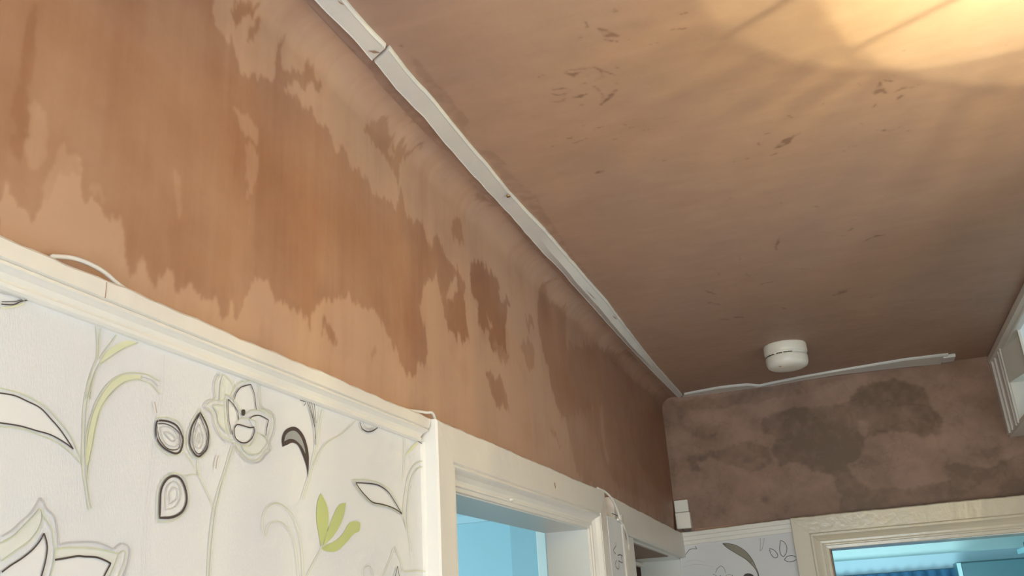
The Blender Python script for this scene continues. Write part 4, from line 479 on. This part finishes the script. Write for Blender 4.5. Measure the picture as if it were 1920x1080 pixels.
def mark(cx, cy, dx, dy, w, z=-.0085):
    d = Vector((dx, dy)); L = d.length; n = Vector((-d.y, d.x))/L*w/2
    p = [(cx-dx/2, cy-dy/2), (cx+n.x, cy+n.y), (cx+dx/2, cy+dy/2), (cx-n.x, cy-n.y)]
    m.add([(a, b, z) for a, b in p], [(0, 1, 2, 3)])
mark(.017, -1.335, .004, .10, .003, -.0135)
m.build('scratch', M_scuff, s2, False)
m = MB(); mark(.026, -1.115, .003, .04, .004, -.0125)
m.build('scratch', M_scuff, s2, False)
m = MB(); mark(.024, -2.60, .003, .013, .003); m.build('scratch', M_scuff, s1, False)
m = MB(); mark(.012, -2.485, .014, .012, .007); m.build('plaster_smear', M_scuff, s1, False)
m = MB(); m.box(.945, .985, -.075, -.003, -.011, .003); bevel(m.build('end_stub', M_strip, s3), .003)

# ---------------------------------------------------------------- smoke alarm on the ceiling
dx, dy = DET
sd = empty('smoke_alarm', (dx, dy, 0), 'round white smoke alarm on the plastered ceiling near the far wall', 'smoke alarm')
m = MB(); m.lathe([(0, .002), (.0665, .002), (.0675, -.004), (.068, -.026), (.066, -.031), (.060, -.033), (0, -.033)], (dx, dy, 0), 64); m.build('base', M_white, sd)
m = MB(); m.lathe([(.0625, -.031), (.0635, -.033), (.0635, -.0355), (.0600, -.0375), (.058, -.039)], (dx, dy, 0), 64); m.build('trim_ring', M_white, sd)
m = MB()
for k in range(28):
    a = math.radians(176+k*4.2); 
    if k in (7, 15, 16, 21): continue
    c, s_ = math.cos(a), math.sin(a); r0, r1 = .0605, .0646; h = .0026 if k % 3 else .0018; hw = .0017
    m.add([(dx+c*r+-s_*w_, dy+s_*r+c*w_, z) for r in (r0, r1) for w_ in (-hw, hw) for z in (-.0372-h/2, -.0372+h/2)], [(0,1,3,2),(4,6,7,5),(0,4,5,1),(2,3,7,6),(0,2,6,4),(1,5,7,3)])
m.build('vent_slots', M_dark, sd)
m = MB(); m.lathe([(.060, -.0375), (.0655, -.0395), (.0665, -.044), (.0655, -.060), (.0615, -.070), (.052, -.0755), (.030, -.078), (0, -.0785)], (dx, dy, 0), 64); m.build('cover', M_white, sd)
m = MB(); m.lathe([(0, -.0022), (.003, -.0018), (.0035, 0)], (dx-.022, dy-.042, -.0765), 12); m.build('indicator_light', M_scuff, sd)

# ---------------------------------------------------------------- junction box in the far corner
jb_ = empty('junction_box', (-.036, -.012, -.45), 'small white junction box on the far wall in the left corner above the rail', 'junction box')
m = MB()
def slab(x0, x1, y0, y1, z0, z1, skew=.0):
    m.add([(x+skew*(z-z0)/(z1-z0), yy, z) for x in (x0, x1) for yy in (y0, y1) for z in (z0, z1)], [(0,1,3,2),(4,6,7,5),(0,4,5,1),(2,3,7,6),(0,2,6,4),(1,5,7,3)])
slab(-.063, -.012, -.020, -.001, -.395, -.439, -.0); bevel(m.build('upper_cover', M_white, jb_), .0025)
m = MB(); slab(-.062, -.008, -.030, -.001, -.4405, -.499); bevel(m.build('lower_cover', M_white, jb_), .003)
m = MB(); m.tube([(-.045, -.012, -.499), (-.040, -.014, -.507), (-.026, -.018, -.508), (-.012, -.016, -.504)], .0022, 8); m.build('cable', mat('grey_cable', (.12, .12, .12, 1), .5), jb_)

# ---------------------------------------------------------------- loose painted cables and peeling strips
def cat(pts, n=8):
    pts = [Vector(p) for p in pts]; out = []
    for i in range(len(pts)-1):
        p0 = pts[max(i-1, 0)]; p1 = pts[i]; p2 = pts[i+1]; p3 = pts[min(i+2, len(pts)-1)]
        for k in range(n):
            t = k/n; out.append(.5*((2*p1)+(-p0+p2)*t+(2*p0-5*p1+4*p2-p3)*t*t+(-p0+3*p1-3*p2+p3)*t**3))
    return out+[pts[-1]]
m = MB(); m.tube(cat([(WL+.026, -1.21, -.484), (WL+.030, -1.15, -.487), (WL+.034, -1.10, -.500), (WL+.036, -1.06, -.525), (WL+.036, -1.035, -.550)]), .0032, 8)
tag(m.build('painted_cable', M_gloss), 'white painted-over cable curling down over the right end of the doorway head', 'cable')
m = MB(); m.tube(cat([(WL+.034, -1.055, -.550), (WL+.034, -1.02, -.553), (WL+.032, -.98, -.565), (WL+.026, -.93, -.583), (WL+.020, -.90, -.602), (WL+.018, -.895, -.620)]), .0036, 8)
tag(m.build('painted_cable', M_gloss), 'short white painted-over cable hooked around the post between the two doorways', 'cable')
m = MB(); m.tube(cat([(WL+.012, -2.935, -.482), (WL+.014, -2.91, -.4755), (WL+.014, -2.88, -.4755), (WL+.012, -2.85, -.482), (WL+.008, -2.80, -.4855), (WL+.006, -2.76, -.4850)]), [.0012]+[.0022]*39+[.001], 6)
tag(m.build('peeling_sealant', M_gloss), 'loose peeling bead of white sealant lifting off the top of the wallpaper surround', 'sealant bead')
m = MB(); m.tube(cat([(WL+.008, -2.26, -.4835), (WL+.014, -2.225, -.480), (WL+.020, -2.205, -.479), (WL+.024, -2.192, -.4775), (WL+.022, -2.178, -.483), (WL+.016, -2.16, -.4855)]), [.001]+[.0024]*39+[.001], 6)
tag(m.build('peeling_sealant', M_gloss), 'lumpy bead of white sealant over the corner where the wallpaper surround meets the doorway', 'sealant bead')

# ---------------------------------------------------------------- boxed-out glazed bulkhead on the right
M_pane = bpy.data.materials.new('lit_frosted_glass'); M_pane.use_nodes = True
b = M_pane.node_tree.nodes['Principled BSDF']; b.inputs['Base Color'].default_value = (.6, .66, .66, 1); b.inputs['Roughness'].default_value = .3
b.inputs['Emission Color'].default_value = (.62, .80, .85, 1); b.inputs['Emission Strength'].default_value = .38
w2 = empty('window_2', (1.16, -.7, -.2), kind='structure')
XR = 1.10; ZB2 = -.283
m = MB()
m.box(XR, XR+.16, -1.60, .03, -.003, .002)
m.sweep([(0, 0), (0, .012), (.012, .018), (.028, .016), (.034, .008), (.040, .004), (.042, 0)], (XR+.012, -1.6, 0), (XR+.012, .03, 0), (0, 0, -1), (-1, 0, 0), 0, 0, 40, .0006, 51)
m.box(XR+.010, XR+.16, -1.60, .03, -.040, -.002)
m.build('head_frame', M_trim, w2)
m = MB(); m.box(XR+.006, XR+.16, -.205, .035, ZB2, -.004)
for yy, ww in ((-.19, .012), (-.15, .006), (-.06, .010)): m.box(XR, XR+.01, yy-ww, yy, ZB2, -.03)
m.box(XR-.002, XR+.012, -.012, .034, ZB2, -.004)
bevel(m.build('stile', M_gloss, w2), .003)
m = MB(); m.add([(XR+x, y, z) for z in (-.152, -.04) for x, y in ((.004, -.205), (.05, -.427), (.06, -.427), (.06, -.205))], [(0,1,2,3),(4,5,6,7),(0,1,5,4),(1,2,6,5),(2,3,7,6),(3,0,4,7)]); m.build('fixed_panel', mat('matt_white_panel', (.86, .84, .76, 1), .7, .15), w2)
m = MB(); m.box(XR+.022, XR+.12, -.440, -.429, ZB2, -.04, 0); m.build('mullion', M_trim, w2)
m = MB(); m.box(XR+.030, XR+.038, -1.60, -.440, ZB2+.01, -.041); m.box(XR+.062, XR+.070, -.429, -.205, ZB2+.01, -.041); m.build('pane', M_pane, w2)
m = MB(); m.box(XR+.004, XR+.16, -1.6, .03, ZB2-.008, ZB2+.008); m.build('sill', M_gloss, w2)
m = MB(); m.box(XR, XR+.16, -1.70, -1.60, -2.49, .0); m.build('post', M_trim, w2)

# ---------------------------------------------------------------- pendant lamp just beyond the right edge of the view
LC = (.99, -2.44)
lamp = empty('pendant_lamp', (LC[0], LC[1], -.2), 'two-bulb pendant lamp with pleated fabric drum shade hanging from the plastered ceiling', 'lamp')
M_brass = mat('aged_brass', (.5, .38, .2, 1), .35, .5, metal=.9)
m = MB(); m.lathe([(0, 0), (.045, 0), (.045, -.008), (.03, -.022), (.008, -.03), (0, -.03)], (LC[0], LC[1], 0), 32); m.build('ceiling_rose', M_white, lamp)
m = MB(); m.tube([(LC[0], LC[1], -.028), (LC[0], LC[1], -.30)], .003, 8); m.build('cord', M_white, lamp)
M_fab = bpy.data.materials.new('pleated_fabric'); M_fab.use_nodes = True; nt = M_fab.node_tree; nt.nodes.clear()
out = nt.nodes.new('ShaderNodeOutputMaterial'); tr = nt.nodes.new('ShaderNodeBsdfTransparent'); tl = nt.nodes.new('ShaderNodeBsdfTranslucent'); df = nt.nodes.new('ShaderNodeBsdfDiffuse')
tl.inputs['Color'].default_value = (.8, .62, .42, 1); df.inputs['Color'].default_value = (.75, .66, .52, 1); tr.inputs['Color'].default_value = (1, .88, .74, 1)
mA = nt.nodes.new('ShaderNodeMixShader'); mA.inputs[0].default_value = .5; nt.links.new(tl.outputs[0], mA.inputs[1]); nt.links.new(df.outputs[0], mA.inputs[2])
at = nt.nodes.new('ShaderNodeAttribute'); at.attribute_name = 'weave'
mB_ = nt.nodes.new('ShaderNodeMixShader'); nt.links.new(at.outputs['Fac'], mB_.inputs[0]); nt.links.new(mA.outputs[0], mB_.inputs[1]); nt.links.new(tr.outputs[0], mB_.inputs[2]); nt.links.new(mB_.outputs[0], out.inputs[0])
m = MB(); SEG = 288
m.lathe([(.14, -.2), (.15, -.27), (.16, -.34), (.17, -.42)], (LC[0], LC[1], 0), SEG, pleat=.012, npl=40)
shade = m.build('lamp_shade', M_fab, lamp, recalc=False)
a = shade.data.attributes.new('weave', 'FLOAT', 'POINT')
vals = []
for k in range(SEG):
    ang = 6.2832*k/SEG; s_ = .5+.5*math.cos(40*ang+.6*math.sin(7*ang)); v = .06+.36*s_*s_*(.6+.6*math.sin(5*ang+1)**2)
    vals += [v]*4
a.data.foreach_set('value', vals)
m = MB()
for a0 in (153.6, 273.6, 33.6):
    a_ = math.radians(a0); m.tube([(LC[0], LC[1], -.2), (LC[0]+.142*math.cos(a_), LC[1]+.142*math.sin(a_), -.2)], .0022, 6)
m.tube([(LC[0]+.14*math.cos(6.2832*k/48), LC[1]+.14*math.sin(6.2832*k/48), -.2) for k in range(49)], .002, 6)
m.build('shade_ring', M_brass, lamp)
M_bulb = bpy.data.materials.new('clear_bulb_glass'); M_bulb.use_nodes = True; nt = M_bulb.node_tree; nt.nodes.clear()
out = nt.nodes.new('ShaderNodeOutputMaterial'); tr = nt.nodes.new('ShaderNodeBsdfTransparent'); gl = nt.nodes.new('ShaderNodeBsdfGlossy'); gl.inputs['Roughness'].default_value = .05
mx = nt.nodes.new('ShaderNodeMixShader'); mx.inputs[0].default_value = .06; nt.links.new(tr.outputs[0], mx.inputs[1]); nt.links.new(gl.outputs[0], mx.inputs[2]); nt.links.new(mx.outputs[0], out.inputs[0])
for bx_, by_, bz_ in ((.945, -2.462, -.2804), (1.0415, -2.419, -.2936)):
    m = MB(); m.lathe([(.008, -.058), (.012, -.05), (.020, -.03), (.024, -.008), (.021, .012), (.010, .022), (0, .024)], (bx_, by_, bz_), 24); m.build('bulb', M_bulb, lamp)
    m = MB(); m.tube([(LC[0], LC[1], -.30), ((LC[0]+bx_)/2, (LC[1]+by_)/2, -.352), (bx_, by_, bz_-.062)], .004, 8); m.lathe([(0, -.075), (.011, -.075), (.011, -.05), (0, -.05)], (bx_, by_, bz_), 16); m.build('lamp_holder', M_brass, lamp)
    d = bpy.data.lights.new('bulb_light', 'POINT'); d.energy = 9.5; d.color = (.95, .97, .56); d.shadow_soft_size = .0035
    o = bpy.data.objects.new('bulb_light', d); col.objects.link(o); o.parent = lamp; o.matrix_parent_inverse = Matrix.Translation(-Vector(lamp.location)); o.location = (bx_, by_, ZC+bz_)

# ---------------------------------------------------------------- room through the left doorway
M_blue = mat('pale_blue_paint', (.45, .68, .74, 1), .7, .3, .03, 4)
M_rceil = mat('room_ceiling_paint', (.55, .74, .80, 1), .7, .3)
m = MB(); m.box(-3.4, -.30, 2.62, 2.72, -2.5, .02); tag(m.build('wall_bedroom_back', M_blue), kind='structure')
m = MB(); m.box(-3.5, -3.4, -3.2, 2.72, -2.5, .02); tag(m.build('wall_bedroom_left', M_blue), kind='structure')
m = MB(); m.box(-3.4, -.175, -3.2, -3.1, -2.5, .02); tag(m.build('wall_bedroom_front', M_blue), kind='structure')
m = MB(); m.box(-.30, -.16, .20, 2.72, -2.5, .02); tag(m.build('wall_bedroom_right', M_blue), kind='structure')
m = MB(); m.box(-3.5, -.18, -3.2, 2.72, .0, .05); tag(m.build('ceiling_bedroom', M_rceil), kind='structure')
m = MB(); m.box(-3.5, -.18, -3.2, 2.72, -2.55, -2.5); tag(m.build('floor_bedroom', M_floor), kind='structure')
m = MB(); m.sweep([(0, 0), (0, .09), (.012, .09), (.02, .078), (.05, .035), (.085, .018), (.095, .016), (.10, 0)], (-3.4, 2.62, 0), (-.18, 2.62, 0), (0, 0, -1), (0, -1, 0), 0, 0, 1); tag(m.build('trim_5', M_rceil), kind='structure')
m = MB(); m.box(-1.51, -.73, 2.15, 2.62, -2.5, -.0); tag(m.build('wall_chimney_breast', mat('deeper_blue_paint', (.32, .50, .55, 1), .7, .3, .05, 4)), kind='structure')
M_ward = mat('upright_paint', (.74, .77, .72, 1), .45, .4)
m = MB(); m.box(-1.198, -1.140, 1.73, 2.13, -2.5, -.05); bevel(m.build('upright_board', M_ward), .004)
tag(bpy.data.objects['upright_board'], 'narrow pale upright board seen through the left doorway against the blue wall', 'board')
m = MB(); m.box(-1.136, -1.00, 1.90, 2.13, -2.5, -.05); o = m.build('dark_gap_strip', mat('shadowy_teal', (.20, .34, .35, 1), .7, .2))  # dark strip put in for the shaded gap beside the board
tag(o, 'thin dark teal strip added for the shaded gap between the pale board and the door jamb', 'shade strip')

# ---------------------------------------------------------------- kitchen through the far doorway
M_kw = mat('kitchen_blue_paint', (.80, .93, .93, 1), .6, .3, .02, 4)
m = MB(); m.box(0, 2.1, 2.5, 2.6, -2.5, .02); tag(m.build('wall_kitchen_back', M_kw), kind='structure')
m = MB(); m.box(-.1, 0, .17, 2.6, -2.5, .02); tag(m.build('wall_kitchen_left', M_kw), kind='structure')
m = MB(); m.box(2.1, 2.2, .17, 2.6, -2.5, .02); tag(m.build('wall_kitchen_right', M_kw), kind='structure')
m = MB(); m.box(0, 2.2, .17, 2.6, .0, .05); tag(m.build('ceiling_kitchen', M_kw), kind='structure')
m = MB(); m.box(0, 2.2, .17, 2.6, -2.55, -2.5); tag(m.build('floor_kitchen', M_floor), kind='structure')
m = MB(); m.box(0, 1.96, 2.475, 2.5, -.632, -.550); tag(m.build('trim_6', mat('pelmet_paint', (.62, .78, .88, 1), .5)), kind='structure')
M_blind = mat('blue_blind_fabric', (.08, .22, .40, 1), .6, .3, .2, 3, stretch=(10, 1, 1))
M_unit = mat('teal_cupboard_laminate', (.10, .22, .26, 1), .35, .5, .15, 4)
bl = MB(); n = 60; vs = []
for i in range(n+1):
    xx = .02+1.075*i/n; yy = 2.44+.012*math.sin(i*1.7)
    vs += [(xx, yy, -.636), (xx, yy+.004, -1.6)]
bl.add(vs, [(2*i, 2*i+2, 2*i+3, 2*i+1) for i in range(n)], 0, True)
o = bl.build('window_blind', M_blind); so = o.modifiers.new('solid', 'SOLIDIFY'); so.thickness = .004; tag(o, 'deep blue blind hanging below the pale ledge, seen through the far doorway', 'blind')
ku = empty('kitchen_cupboard', (1.25, 2.2, -1.3), 'dark teal kitchen wall cupboard seen through the far doorway', 'cupboard')
m = MB(); m.box(1.04, 1.60, 2.12, 2.37, -1.3, -.615); m.build('carcass', M_unit, ku)
m = MB(); m.box(1.058, 1.60, 2.098, 2.118, -1.29, -.622); bevel(m.build('door', M_unit, ku), .003)
m = MB(); m.box(1.036, 1.056, 2.096, 2.118, -1.3, -.620); m.build('edging', mat('pale_edging', (.6, .85, .9, 1), .4), ku)
sh = empty('wall_shelf', (1.45, 1.4, -.55), 'pale shelf on the right kitchen wall above the teal cupboard', 'shelf')
m = MB(); m.box(1.33, 1.60, .55, 2.05, -.600, -.575); bevel(m.build('board', mat('shelf_paint', (.35, .60, .66, 1), .5), sh), .003)
m = MB(); m.box(1.36, 1.60, .60, 2.00, -.574, -.545); m.build('shelf_gap_shade', mat('gap_shade_colour', (.03, .07, .09, 1), .6), sh)  # dark strip standing in for the shade in the gap above the shelf
